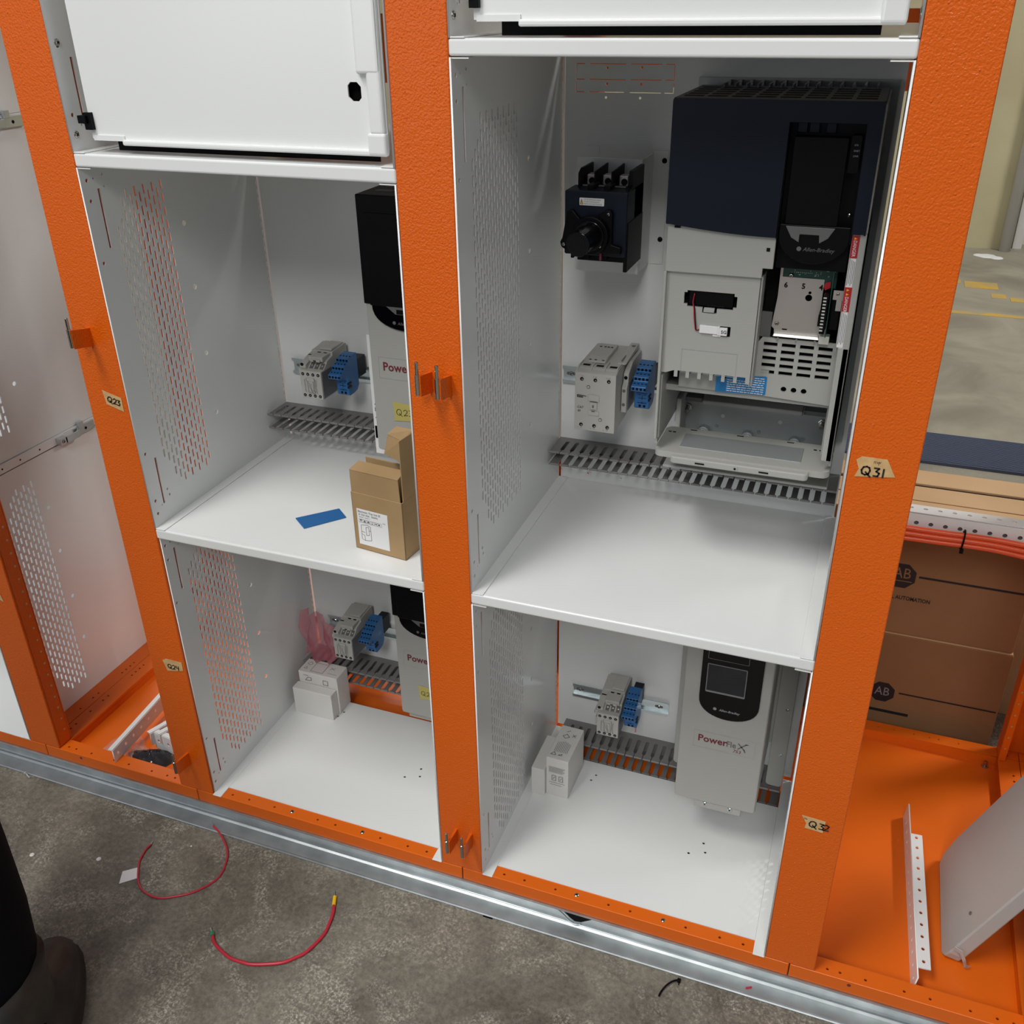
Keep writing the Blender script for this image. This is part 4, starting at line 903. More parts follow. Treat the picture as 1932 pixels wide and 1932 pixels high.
# ------------------------------------------------------------------ small drives
def small_drive(label, xc, zt, zb, style):
    D = thing('small_drive', label, 'variable speed drive', (xc, .37, zb), 'small single frame drives')
    a, b, yf = xc-.0625, xc+.0625, .1605
    mb = MB(); mb.prism(rrect(a, b, zb, zt, .004, 3), 'Y', yf+.004, .3300); body = obj('body', mb, 'grey', D, bev=.0008, seg=1)
    mb = MB(); mb.prism(rrect(a+.0005, b-.0005, zb+.002, zt-.001, .004, 3), 'Y', yf, yf+.0045); fc = obj('front_cover', mb, 'grey', D, bev=.0015)
    zc = zt-.1435      # lower edge of the dark cap
    if style == 'blank':
        mb = MB(); mb.box(a-.0008, b+.0008, yf-.003, .300, zc, zt+.0005); cap = obj('black_cap', mb, 'black', D, bev=.0015)
        mb = MB(); mb.box(a+.0095, b-.006, yf-.0042, yf-.003, zc-.001, zt-.022); obj('cap_panel', mb, 'black', cap, bev=.0006)
        for k in range(3):
            for j in range(3): mb = MB(); mb.box(a+.014+j*.035, a+.040+j*.035, .185+k*.030, .196+k*.030, zt+.0004, zt+.0009); obj('cap_slot', mb, 'greyd', cap)
    L = a+.0105 if style == 'blank' else xc-.0385; Rr = b-.0105 if style == 'blank' else xc+.0485
    cx, w = (L+Rr)/2, (Rr-L)/2
    zz = zc+.001 if style == 'blank' else zt-.1480
    top = zz+.002 if style == 'blank' else zt-.004
    chn = [(L, top)] + [(cx-w*math.cos(t), zz-.0355*math.sin(t)**.8) for t in [i*math.pi/18 for i in range(19)]] + [(Rr, top)]
    mb = MB(); mb.prism(chn, 'Y', yf-.0030, yf+.0005); ch = obj('operator_panel', mb, 'glossblack', D, bev=.0012)
    if style == 'blank':
        mb = MB(); mb.prism([(cx-.030, zc-.0005), (cx+.030, zc-.0005), (cx+.014, zc-.011), (cx-.016, zc-.011)], 'Y', yf-.0040, yf-.003); obj('finger_grip', mb, 'greyd', ch, bev=.0006)
        mb = MB(); mb.box(cx-.014, cx+.014, yf-.0046, yf-.004, zc-.010, zc-.004); obj('grip_slot', mb, 'black', ch)
        text('maker_name', 'Allen-Bradley', .0058, 'XZ', yf-.0032, cx-.014, zz-.0265, 'greyd', ch, shear=.2)
        mb = MB(); mb.cyl((cx-.019, yf-.0030, zz-.0240), (cx-.019, yf-.0034, zz-.0240), .0024, n=12); obj('maker_badge', mb, 'greyd', ch)
    else:
        mb = MB(); mb.prism(rrect(.3318, .3885, .3258, .3768, .0015, 2), 'Y', yf-.0038, yf-.0028); fr = obj('screen_frame', mb, 'inkgrey', ch, bev=.0003, seg=1)
        mb = MB(); mb.box(.3332, .3872, yf-.0042, yf-.0036, .3295, .3756); obj('screen', mb, 'screen', fr)
        strokes('upper_frame', [[(.3318, .3990), (.3318, .3855), (.3890, .3855), (.3890, .3990)]], .0006, 'XZ', yf-.0034, 'inkgrey', ch)
        text('maker_name', 'Allen-Bradley', .0054, 'XZ', yf-.0032, .3545, .2948, 'inklight', ch, shear=.2, bold=.00012)
        mb = MB(); mb.cyl((.3482, yf-.0030, .2972), (.3482, yf-.0034, .2972), .0026, n=14); obj('maker_badge', mb, 'inklight', ch)
    return D, a, b, yf, zc, fc
def wordmark(D, x, z, yf, fc, full=True):
    text('wordmark_power', 'Power', .0175, 'XZ', yf-.0002, x, z, 'maroon', fc, bold=.0004, sx=.94)
    if full:
        text('wordmark_flex', 'Fle', .0150, 'XZ', yf-.0002, x+.0425, z, 'flexgrey', fc, sx=.85, bold=.0003)
        strokes('wordmark_x', [[(0, .010), (.009, 0)], [(0, 0), (.011, .011), (.014, .0115)], [(.009, 0), (.0105, -.004)]], .0020, 'XZ', yf-.0003, 'flexgrey', fc, x+.0605, z)
        text('wordmark_number', '753', .0082, 'XZ', yf-.0002, x+.053, z-.0085, 'maroon', fc, shear=.15)
    strokes('wordmark_panel', [[(x-.006, z+.019), (x+.085, z+.019), (x+.085, z-.012), (x-.006, z-.012), (x-.006, z+.019)]] if full else [[(x-.009, z+.026), (x+.085, z+.026), (x+.085, z-.018), (x-.009, z-.018), (x-.009, z+.026)]], .0004, 'XZ', yf-.0002, 'zplate', fc)
D, a, b, yf, zc, fc = small_drive('small grey drive with a blank black cap and yellow tape marked Q23', -.1135, .9995, .6350, 'blank')
wordmark(D, -.1573, .7615, yf, fc)
mb = MB(); mb.box(a-.0205, a+.001, .190, .1930, .615, .800); mp = obj('side_plate', mb, 'paper', D, bev=.0006)
strokes('side_pictogram', [[(a-.0160, .694), (a-.0105, .694), (a-.0132, .700), (a-.0160, .694)], [(a-.0160, .684), (a-.0105, .684), (a-.0105, .689), (a-.0160, .689), (a-.0160, .684)], [(a-.0160, .673), (a-.0105, .673), (a-.0132, .679), (a-.0160, .673)]], .0009, 'XZ', .1897, 'ink', mp)
mb = MB(); mb.box(a-.019, b+.02, .190, .3690, .640, .660); obj('lower_flange', mb, 'grey', D)
t = tape('yellow_tape', [(-.1457, .7156), (-.1180, .7140), (-.1175, .6890), (-.1463, .6865), (-.1440, .6900)], 'ytape', 'yellow tape marked Q23 stuck on the front of the small drive', .1600, 'tape')
strokes('pen_writing', word([(QQ, .95), (D2, .7), (D3, .6)], 1.25), .0008, 'XZ', .1594, 'ink', t, -.1410, .6960, .0098, .02)
D, a, b, yf, zc, fc = small_drive('small grey drive in the lower middle compartment behind the middle post', -.1125, .4870, .1400, 'blank')
wordmark(D, -.1563, .2565, yf, fc)
mb = MB(); mb.box(a+.012, b-.012, yf+.004, .20, .1330, .1420); obj('lower_tab', mb, 'grey', D)
mb = MB(); mb.box(a+.01, b-.01, .20, .3690, .30, .32); obj('lower_flange', mb, 'grey', D)
t = tape('yellow_tape', [(-.1396, .2083), (-.1130, .2070), (-.1120, .1830), (-.1375, .1807)], 'ytape', 'yellow tape marked Q24 on the drive in the lower middle compartment', .1600, 'tape')
strokes('pen_writing', word([(QQ, .95), (D2, .7), (D4, .6)], 1.2), .0008, 'XZ', .1594, 'ink', t, -.1350, .1895, .0090, .0)
D, a, b, yf, zc, fc = small_drive('small grey drive with a screen and full wordmark, lower right compartment', .3620, .4630, .1060, 'screen')
wordmark(D, .3275, .2290, yf, fc)
mb = MB(); mb.box(.3308, .4040, yf+.002, .2100, .0937, .1130); tb_ = obj('lower_tab', mb, 'grey', D, bev=.0012)
for x in (.3483, .3870): screw('screw', (x, yf+.002, .1031), (0, -1, 0), .0040, D, 'zinc')
for s_, x0, x1 in ((-1, .2700, .2975), (1, .4290, .4560)):
    mb = MB(); mb.prism(rrect(x0, x1, .0300, .4600, .007, 4), 'Y', .3160, .3190); pf = obj('side_flange', mb, 'grey', D, bev=.0008, seg=1)
    for z in (.1960, .1000): screw('screw', (.2805 if s_ < 0 else .4470, .3160, z), (0, -1, 0), .0030, pf, 'zinc')
mb = MB(); mb.box(.2700, .4560, .3190, .3300, .1200, .4600); obj('rear_plate', mb, 'grey', D)
for z in (.19, .10): mb = MB(); mb.box(.2740, .2780, .3300, .3690, z, z+.01); mb.box(.4500, .4540, .3300, .3690, z, z+.01); obj('stand_off', mb, 'zinc', D)

# ------------------------------------------------------------------ things in the compartments
def carton(name, label, x0, x1, y0, y1, z1, rz=0, z0=.0013, m='carton'):
    T = thing(name, label, 'box', ((x0+x1)/2, (y0+y1)/2, z0))
    mb = MB(); mb.box(x0, x1, y0, y1, z0, z1); obj('carton_body', mb, m, T, bev=.0010)
    mb = MB(); mb.box(x0+.0004, x1-.0004, y0-.0004, y0+.001, z1-.0100, z1-.0006); obj('tuck_flap', mb, m, T, bev=.0006, seg=1)
    T.rotation_euler.z = rz
    return T
c = carton('white_carton', 'printed white carton standing on the lower right compartment floor beside a plain one', .0750, .1150, .1965, .2830, .0850, -.02)
strokes('top_print', [[(.083+k*.0028, .215), (.083+k*.0028, .243-.0012*abs(k-4))] for k in range(9)], .0009, 'XY', .0853, 'inkgrey', c)
strokes('top_mark', [[(.080, .206), (.089, .206), (.0845, .213), (.080, .206)], [(.093, .207), (.099, .207), (.099, .211), (.093, .207)], [(.085, .256), (.091, .262), (.097, .256), (.091, .251), (.085, .256)], [(.101, .258), (.107, .264)], [(.101, .264), (.107, .258)], [(.089, .268), (.094, .272)]], .0009, 'XY', .0853, 'ink', c)
strokes('front_print', [[(.0805, .0660-k*.0022), (.1090-.002*(k % 3), .0660-k*.0022)] for k in range(6)] + [[(.081, .032), (.109, .032)], [(.083, .027), (.103, .027)]], .0008, 'XZ', .1958, 'inkgrey', c)
for x in (.0860, .0985): strokes('front_picture', [[(x, .037), (x+.007, .037), (x+.007, .048), (x, .048), (x, .037)], [(x+.002, .040), (x+.005, .045)]], .0011, 'XZ', .1958, 'inkgrey', c)
carton('white_carton', 'narrow plain white carton against the perforated wall, left of the printed carton', .0500, .0735, .1900, .2760, .0600, .0)
c = carton('white_carton', 'printed white carton under the pink film, behind a plain one', -.4512, -.3672, .2620, .3020, .0850)
strokes('top_mark', [[(-.445, .288), (-.439, .294), (-.434, .288), (-.439, .284), (-.445, .288)], [(-.445, .272), (-.438, .272), (-.441, .278), (-.445, .272)], [(-.428, .268), (-.402, .268), (-.402, .294), (-.428, .294), (-.428, .268)], [(-.394, .284), (-.384, .290)], [(-.394, .290), (-.384, .284)], [(-.392, .272), (-.374, .272)]], .0009, 'XY', .0853, 'inkgrey', c)
strokes('front_picture', [[(-.437, .066), (-.431, .074), (-.424, .074), (-.424, .068), (-.430, .066), (-.437, .066)], [(-.440, .078), (-.430, .078)], [(-.398, .064), (-.388, .064), (-.388, .074), (-.398, .074), (-.398, .064)]], .0012, 'XZ', .2613, 'inkgrey', c)
carton('white_carton', 'plain white carton in front of the printed one, lower middle compartment', -.4540, -.3700, .2400, .2608, .0600)
# pink film, crumpled and translucent, standing on the printed carton
mb = MB()
cols = []
for i in range(9):
    t = i/8; x = -.459 + t*.079
    top = .192 + .010*math.sin(t*3.1) - (.02*t if t > .6 else 0); bot = (.093 if t < .35 else .093-.036*math.exp(-((t-.55)/.16)**2)) + (.05*(t-.7) if t > .7 else 0)
    y = .302 + .012*math.sin(i*1.7)
    cols.append([mb.bm.verts.new((x+.004*math.sin(j+i), y+.006*math.sin(j*1.3+i), max(bot, .0858 if t < .35 or t > .75 else .0858) + (top-max(bot, .0858))*j/6)) for j in range(7)])
for i in range(8):
    for j in range(6): mb._f([cols[i][j], cols[i+1][j], cols[i+1][j+1], cols[i][j+1]])
tag(obj('pink_film', mb, 'pink', smooth=True), 'crumpled translucent pink plastic film standing on a white carton', 'plastic film')
# blue heat-shrink sleeve lying on the shelf
zs = .5322
mb = MB(); mb.prism([(-.2919, .0959), (-.2441, .1446), (-.2207, .1240), (-.2633, .0730)], 'Z', zs, zs+.0022)
o = tag(obj('blue_sleeve', mb, 'blue', bev=.0009), 'flat royal blue plastic sleeve lying on the upper middle shelf', 'sleeve')
# opened kraft box
K = thing('kraft_box', 'opened brown kraft cardboard box with a white product label on its front', 'cardboard box', (-.120, .07, zs))
th = .0016; A_, B_ = (-.1640, .0515), (-.0800, .0410)    # front face base corners
ux = Vector((B_[0]-A_[0], B_[1]-A_[1], 0)).normalized(); uy = Vector((-ux.y, ux.x, 0)); W_ = .0848; Dp = .042
def P3(u, v, z): q = Vector((A_[0], A_[1], zs)) + ux*u + uy*v; return (q.x, q.y, zs+z)
def slab(u0, u1, v0, v1, z0, z1, m, par=K, nm='panel'):
    mb = MB(); mb.hexa([P3(u0, v0, z0), P3(u1, v0, z0), P3(u1, v1, z0), P3(u0, v1, z0), P3(u0, v0, z1), P3(u1, v0, z1), P3(u1, v1, z1), P3(u0, v1, z1)]); return obj(nm, mb, m, par, bev=.0005, seg=1)
HB = .0900
slab(0, W_, 0, th, 0, HB, 'kraft', nm='front_wall'); slab(0, th, 0, Dp, 0, HB, 'kraft', nm='left_wall'); slab(W_-th, W_, 0, Dp, 0, HB, 'kraft', nm='right_wall')
slab(0, W_, Dp-th, Dp, 0, HB+.036, 'kraft', nm='back_wall'); slab(0, W_, 0, Dp, 0, th, 'kraft', nm='base')
# front flap folded back into a lid block, side flap standing tall with a folded top
fl_ = MB(); fl_.hexa([P3(.0008, .0006, HB-.0005), P3(W_-.003, .0006, HB-.0005), P3(W_-.003, .0022, HB-.0005), P3(.0008, .0022, HB-.0005), P3(.0008, .0006, HB+.0340), P3(W_-.0045, .0006, HB+.0340), P3(W_-.0045, .0022, HB+.0340), P3(.0008, .0022, HB+.0340)]); ff = obj('front_flap', fl_, 'kraft', K, bev=.0005, seg=1)
mb = MB(); mb.hexa([P3(.0008, .0006, HB+.0325), P3(W_-.0045, .0006, HB+.0325), P3(W_-.006, .0225, HB+.0365), P3(.0020, .0225, HB+.0365), P3(.0008, .0006, HB+.0342), P3(W_-.0045, .0006, HB+.0342), P3(W_-.006, .0225, HB+.0382), P3(.0020, .0225, HB+.0382)]); obj('folded_flap', mb, 'kraft', K, bev=.0005, seg=1)
slab(W_-.0016, W_, .004, Dp+.002, HB, HB+.0900, 'kraft', nm='side_flap')
mb = MB(); mb.hexa([P3(W_-.0400, .0240, HB+.0560), P3(W_-.001, .0090, HB+.0560), P3(W_-.001, .0106, HB+.0560), P3(W_-.0400, .0256, HB+.0560), P3(W_-.0360, .0300, HB+.0830), P3(W_-.001, .0110, HB+.0880), P3(W_-.001, .0126, HB+.0880), P3(W_-.0360, .0316, HB+.0830)]); obj('tucked_flap', mb, 'kraft', K, bev=.0005, seg=1)
mb = MB(); mb.hexa([P3(W_-.0360, .0295, HB+.0825), P3(W_-.001, .0110, HB+.0875), P3(W_-.001, .0420, HB+.0900), P3(W_-.0300, .0440, HB+.0900), P3(W_-.0360, .0295, HB+.0840), P3(W_-.001, .0110, HB+.0890), P3(W_-.001, .0420, HB+.0915), P3(W_-.0300, .0440, HB+.0915)]); obj('top_flap', mb, 'kraft', K, bev=.0005, seg=1)
lb = slab(.0075, .0590, -.0004, 0, .0085, .0655, 'paper', nm='product_label')
ang = math.atan2(ux.y, ux.x)
def onbox(o, u, v, z):
    o.data.transform(Matrix.Rotation(ang, 4, 'Z')); q = P3(u, v, z); o.data.transform(Matrix.Translation(Vector(q)-offset(lb))); return o
def lt(s_, sz, u, z, m='ink', **k):
    c_ = bpy.data.curves.new('t', 'FONT'); c_.body = s_; c_.size = sz; c_.extrude = .00003; c_.resolution_u = 2; tt = bpy.data.objects.new('t', c_); me = bpy.data.meshes.new_from_object(tt); bpy.data.objects.remove(tt)
    me.transform(Matrix.Diagonal((k.get('sx', .85), 1, 1, 1))); me.transform(PL['XZ'].to_4x4()); me.name = 'label_print'; onbox(put('label_print', me, m, lb), u, -.0005, z)
lt('Electronic -Trip Unit SE', .0046, .0095, .0600); lt('3P 150A 35kA   50/60Hz', .0038, .0100, .0555); lt('1SDA067   CLIMAT: 2', .0024, .0105, .0520, 'inkgrey'); lt('MADE', .0022, .0500, .0500, 'inkgrey')
def lst(name, lines, wd, m='ink'):
    mb = MB()
    for ln in lines:
        for (a0, b0), (c0_, d0) in zip(ln, ln[1:]):
            L = math.hypot(c0_-a0, d0-b0) or 1e-6; nx, ny = -(d0-b0)/L*wd/2, (c0_-a0)/L*wd/2
            mb.quad(*[P3(u, -.0006, z) for u, z in ((a0+nx, b0+ny), (a0-nx, b0-ny), (c0_-nx, d0-ny), (c0_+nx, d0+ny))])
    obj(name, mb, m, lb)
bx = [[(.0105+k*.0063, .0445), (.0168+k*.0063, .0445), (.0168+k*.0063, .0495), (.0105+k*.0063, .0495), (.0105+k*.0063, .0445)] for k in range(6)]
lst('symbol_row', bx, .0003)
lst('symbols', [[(.0120, .0478), (.0136, .0488), (.0152, .0478)], [(.0136, .0488), (.0136, .0455)], [(.0183, .0460), (.0200, .0485), (.0215, .0460), (.0183, .0460)], [(.0246, .0462), (.0262, .0485), (.0279, .0462), (.0246, .0462)], [(.0315, .0455), (.0335, .0455)], [(.0325, .0488), (.0325, .0470)], [(.0383, .0480), (.0372, .0470), (.0383, .0460)], [(.0405, .0480), (.0394, .0470), (.0405, .0460)], [(.0430, .0462), (.0455, .0462), (.0442, .0482), (.0430, .0462)]], .0009)
lst('device_drawing', [[(.0130, .0180), (.0180, .0160), (.0290, .0180), (.0290, .0400), (.0240, .0420), (.0130, .0400), (.0130, .0180)], [(.0180, .0160), (.0180, .0240), (.0130, .0260)], [(.0210, .0250), (.0210, .0380), (.0260, .0390), (.0260, .0260), (.0210, .0250)], [(.0130, .0300), (.0190, .0290)], [(.0260, .0330), (.0290, .0330)]], .0005)

# ------------------------------------------------------------------ loose things in the right wireway
pz = -.0205
A1 = thing('perforated_angle', 'white perforated steel angle lying in the orange pan of the right wireway', 'steel angle', (.672, .20, pz))
# local frame: long axis from front to rear, slightly askew
f0, f1 = Vector((.6774, .029, .0125)), Vector((.6624, .3693, .0125)); ax_ = (f1-f0).normalized(); side = Vector((ax_.y, -ax_.x, 0))
Lg = (f1-f0).length
hl = [circ(.0155+k*.0215, .0085, .0032, 12, .0030) for k in range(16) if .0155+k*.0215 < Lg-.01]
me = curve_mesh('upright_leg', [R(0, Lg, -.0330, 0)]+[circ(.012+k*.0215, -.0165, .0021, 10, .0033) for k in range(16) if .012+k*.0215 < Lg-.01], 'XY', 0, .0018)
m4 = Matrix(((ax_.x, side.x*.10, side.x, 0), (ax_.y, side.y*.10, side.y, 0), (0, .995, 0, 0), (0, 0, 0, 1))); m4.translation = f0
me.transform(m4); me.transform(Matrix.Translation(-A1.location)); put('upright_leg', me, 'white', A1)
me = curve_mesh('flat_leg', [R(.017, Lg-.068, .0, .0175)]+[circ(.0285+k*.0215, .0085, .0030, 12, .0024) for k in range(12)], 'XY', 0, .0018)
m4 = Matrix(((ax_.x, side.x, 0, 0), (ax_.y, side.y, 0, 0), (0, 0, 1, 0), (0, 0, 0, 1))); m4.translation = f0
me.transform(m4); me.transform(Matrix.Translation(-A1.location)); put('flat_leg', me, 'white', A1)
# grey door panel leaning to the right
Pn = thing('loose_door_panel', 'grey folded steel door panel leaning in the right wireway with a clear plastic clip', 'door panel', (.715, .19, pz))
d1_ = Vector((.377, 0, .926)); dn = Vector((.926, 0, -.377))     # up the face, and away from the face
o_ = Vector((.7135, .0975, -.0190)); Lp, Wp, Tp = .43, .205, .0230
c_ = [(0, .012), (.007, .003), (.02, 0), (Lp, 0), (Lp, Wp), (.05, Wp), (.014, Wp-.006), (0, Wp-.02)]
mb = MB()
Aa = [mb.bm.verts.new(o_ + d1_*u + Vector((0, v, 0))) for u, v in c_]; Bb = [mb.bm.verts.new(o_ + d1_*u + Vector((0, v, 0)) + dn*Tp + Vector((0, 0, .004))) for u, v in c_]
mb._f(Aa); mb._f(Bb[::-1])
for i in range(len(c_)): mb._f([Aa[i], Aa[(i+1) % len(c_)], Bb[(i+1) % len(c_)], Bb[i]])
obj('panel', mb, 'grill', Pn, bev=.0022)
mb = MB(); q = o_ + Vector((.001, .0, .004))
pts_ = [q + d1_*.026 + Vector((-.001, -.001, 0)), q + d1_*.030 + dn*.008 + Vector((0, -.006, 0)), q + d1_*.022 + dn*.018 + Vector((0, -.010, 0)), q + d1_*.012 + dn*.026 + Vector((0, -.008, 0)), q + d1_*.010 + dn*.034 + Vector((0, -.004, 0))]
for a, b in zip(pts_, pts_[1:]):
    w_ = d1_*.007; mb.hexa([a, b, b+Vector((0, .0012, 0)), a+Vector((0, .0012, 0)), a+w_, b+w_, b+w_+Vector((0, .0012, 0)), a+w_+Vector((0, .0012, 0))])
obj('plastic_clip', mb, 'pvc', Pn, bev=.0004, seg=1)
mb = MB(); p_ = o_ + d1_*.075 + Vector((-.0008, .035, 0)); mb.cyl(p_, p_-dn*.0008, .0028, n=10); obj('scuff', mb, 'greyd', Pn)
for x, y, l in ((.8235, .566, 'zinc bolt standing on the rear corner of the right wireway'), (.795, .548, 'zinc bolt lying at the rear edge of the orange pan')):
    t = thing('loose_bolt', l, 'bolt', (x, y, 0 if y > .557 else pz)); z = t.location.z
    mb = MB(); mb.cyl((x, y, z), (x, y, z+.003), .0065, n=6); mb.cyl((x, y, z+.003), (x, y, z+.012), .0032, n=12); obj('bolt', mb, 'chrome', t, bev=.0003)

# white rail with cables across the back of the right wireway
T = thing('perforated_rail', 'white perforated angle rail across the back of the right wireway above orange cables', 'steel rail', (.68, .50, .495))
hx = [circ(.560+k*.0212, .5000, .0035, 12, .0030) for k in range(14)]
sheet('top_leg', R(.545, .880, .4850, .5120), hx, 'XY', .4990, .002, 'white', T)
sheet('front_leg', R(.545, .880, .4700, .4985), [circ(.5705+k*.0212, .4815, .0036, 12) for k in range(14)], 'XZ', .4860, .002, 'white', T)
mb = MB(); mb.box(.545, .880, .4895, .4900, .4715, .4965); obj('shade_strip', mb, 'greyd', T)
mb = MB(); mb.box(.548, .560, .486, .5465, .485, .497); mb.box(.868, .879, .486, .5465, .485, .497)
obj('end_brackets', mb, 'white', T, kind='stuff')
for k, (y, z, dz) in enumerate(((.4740, .4770, 0), (.4790, .4700, .001), (.4720, .4690, -.001), (.4790, .4620, -.003), (.4720, .4605, -.002))):
    mb = MB(); mb.tube(smoothpath([(.545, y, z+dz), (.62, y-.001, z), (.70, y, z+.001), (.78, y-.001, z-.002+dz), (.88, y, z)], 6), .0043, 12)
    tag(obj('orange_cable', mb, 'cable', smooth=True), ('topmost front cable of the orange red bundle under the white rail', 'upper rear cable of the orange red bundle under the white rail', 'middle front cable of the orange red bundle under the white rail', 'lower rear cable of the orange red bundle behind the boxes opening', 'lowest front cable of the orange red bundle above the brown box')[k], 'cable', 'orange cables tied under the white rail')
t = thing('cable_tie', 'black cable tie strapped around the orange cable bundle', 'cable tie', (.6615, .475, .468))
mb = MB(); lp_ = [(.6615+.0008*math.sin(a), .4758+.0108*math.cos(a), .4685+.0165*math.sin(a)) for a in [i*math.pi/8 for i in range(17)]]; mb.tube(lp_, .0014, 8); obj('strap', mb, 'black', t, smooth=True)
mb = MB(); mb.box(.6590, .6645, .4640, .4680, .4500, .4580); obj('tie_head', mb, 'black', t, bev=.0006)

# shipping boxes standing behind the frame
def ship(name, label, x0, x1, y0, y1, z0, z1, m='kraftd', mt='tan'):
    T = thing(name, label, 'cardboard box', ((x0+x1)/2, (y0+y1)/2, z0))
    mb = MB(); mb.box(x0, x1, y0, y1, z0, z1); b = obj('box_body', mb, m, T, bev=.003)
    mb = MB(); mb.box(x0+.002, x1-.002, y0+.002, (y0+y1)/2-.002, z1-.001, z1+.0012); obj('top_flap', mb, mt, T)
    mb = MB(); mb.box(x0+.002, x1-.002, (y0+y1)/2+.002, y1-.002, z1-.001, z1+.0012); obj('top_flap', mb, mt, T)
    return T, b
def oct_(cx, cz, r): return [(cx+r*math.cos(math.radians(22.5+45*i)), cz+r*math.sin(math.radians(22.5+45*i))) for i in range(8)]
yb_ = .6250
T, b = ship('shipping_box', 'lower brown shipping box with a faint dark octagon mark, behind the right wireway', .385, .8080, yb_, .752, -H, .1750)
mb = MB(); mb.prism(oct_(.6065, .0420, .0235), 'Y', yb_-.0006, yb_-.0001); lg = obj('octagon_mark', mb, 'ink', b)
text('mark_letters', 'AB', .0270, 'XZ', yb_-.0009, .6065, .0350, 'inkgrey', lg, align='CENTER', sx=.8)
mb = MB(); mb.box(.6360, .8040, yb_-.0006, yb_-.0001, .0445, .0475); obj('printed_rule', mb, 'ink', b)
mb = MB(); mb.box(.5500, .6600, yb_-.0006, yb_-.0001, -.0050, .0010); obj('printed_rule', mb, 'ink', b)
T, b = ship('shipping_box', 'upper brown shipping box lettered AUTOMATION with an AB octagon, behind the right wireway', .380, .8050, yb_+.004, .752, .1755, .4200)
yb2 = yb_+.004
mb = MB(); mb.prism(oct_(.5975, .2990, .0265), 'Y', yb2-.0006, yb2-.0001); lg = obj('octagon_mark', mb, 'ink', b)
text('mark_letters', 'AB', .0300, 'XZ', yb2-.0009, .5990, .2950, 'kraftd', lg, align='CENTER', sx=.8)
mb = MB(); mb.box(.578, .617, yb2-.0009, yb2-.0006, .2880, .2893); obj('mark_rule', mb, 'kraftd', lg)
mb = MB(); mb.box(.6270, .8020, yb2-.0006, yb2-.0001, .2995, .3035); obj('printed_rule', mb, 'ink', b)
text('box_lettering', 'ROCKWELL AUTOMATION', .0112, 'XZ', yb2-.0004, .6540, .2500, 'ink', b, align='RIGHT', sx=.78, bold=.0003)
T = thing('tan_tray', 'tan cardboard tray behind a black strip and the brown shipping boxes', 'tray', (.60, .80, -H))
mb = MB(); mb.box(.30, 1.05, .776, .838, -H, .4150); obj('tray_body', mb, 'tan', T, bev=.002)
mb = MB(); mb.box(.30, 1.05, .7535, .776, .30, .4110); obj('black_strip', mb, 'blackmat', T)  # plain black strip fills the gap between box and tray
mb = MB(); mb.box(-.6, 2.6, 1.965, 2.190, -H, -H+.010); rm = obj('mat_body', mb, 'mat')
tag(rm, 'ribbed blue rubber mat on the concrete aisle behind the boxes', 'mat'); rm.name = 'rubber_mat'
mb = MB(); y = 1.970
while y < 2.188: mb.box(-.6, 2.6, y, y+.0035, -H+.010, -H+.0125); y += .0075
obj('mat_ribs', mb, 'mat', rm, kind='stuff')

# ------------------------------------------------------------------ loose things in the left wireway
def channel_piece(name, label, pts0, L_, dirv, m='white', h=.030, w_=.018):
    T = thing(name, label, 'steel bracket', pts0); d = Vector(dirv).normalized(); s_ = Vector((d.y, -d.x, 0)); p0 = Vector(pts0)
    me = curve_mesh('web', [R(0, L_, 0, h)]+[circ(.012+k*.024, h*.55, .0028, 10, .0040) for k in range(int(L_/.024))], 'XY', 0, .0018)
    m4 = Matrix(((d.x, 0, s_.x, 0), (d.y, 0, s_.y, 0), (d.z, 1, 0, 0), (0, 0, 0, 1))); me.transform(m4); put('web', me, m, T)
    mb = MB(); a, b = Vector((0, 0, h)), d*L_ + Vector((0, 0, h)); mb.hexa([a, b, b-s_*w_*.5, a-s_*w_*.5, a+Vector((0, 0, .0018)), b+Vector((0, 0, .0018)), b-s_*w_*.5+Vector((0, 0, .0018)), a-s_*w_*.5+Vector((0, 0, .0018))]); T_ = T.location.copy(); 
    T.location = (0, 0, 0); obj('flange', mb, m, T); T.location = T_
    return T
channel_piece('long_bracket', 'long white perforated bracket slanting out of a clear bag in the left wireway', (-.6905, .0060, -.0030), .22, (-.10, .99, .0), h=.030)
channel_piece('short_bracket', 'short white bracket piece with holes beside the long one, left wireway', (-.6600, .0780, -.0150), .10, (.90, -.10, 0), h=.036)
channel_piece('short_bracket', 'stacked white bracket piece behind the short one, near the left post', (-.6600, .0700, -.0030), .09, (.35, .93, 0), h=.026)
channel_piece('short_bracket', 'white bracket piece lying rearmost beside the left post', (-.6400, .0720, .0050), .10, (.40, .90, 0), h=.020)
def film(name, label, cat, cx, cy, rx, ry, z, hgt, m, seed):
    random.seed(seed); mb = MB(); n, k_ = 18, 6; rings = []
    for j in range(k_):
        r = 1-j/(k_-.5); ring = []
        for i in range(n):
            t_ = 2*math.pi*i/n; rr = r*(1+.16*math.sin(3*t_+seed)+.07*math.sin(7*t_))
            ring.append(mb.bm.verts.new((cx+rx*rr*math.cos(t_), cy+ry*rr*math.sin(t_), z+(hgt*math.sin((1-r)*math.pi/2)*(.6+.4*random.random()) if j else 0))))
        rings.append(ring)
    for a, b in zip(rings, rings[1:]):
        for i in range(n): mb._f([a[i], a[(i+1) % n], b[(i+1) % n], b[i]])
    mb._f(rings[-1]); return tag(obj(name, mb, m, smooth=(m != 'clearbag')), label, cat)
film('clear_bag', 'crumpled clear plastic bag around the white brackets in the left wireway', 'plastic bag', -.7180, .058, .045, .040, pz+.001, .020, 'clearbag', 2)
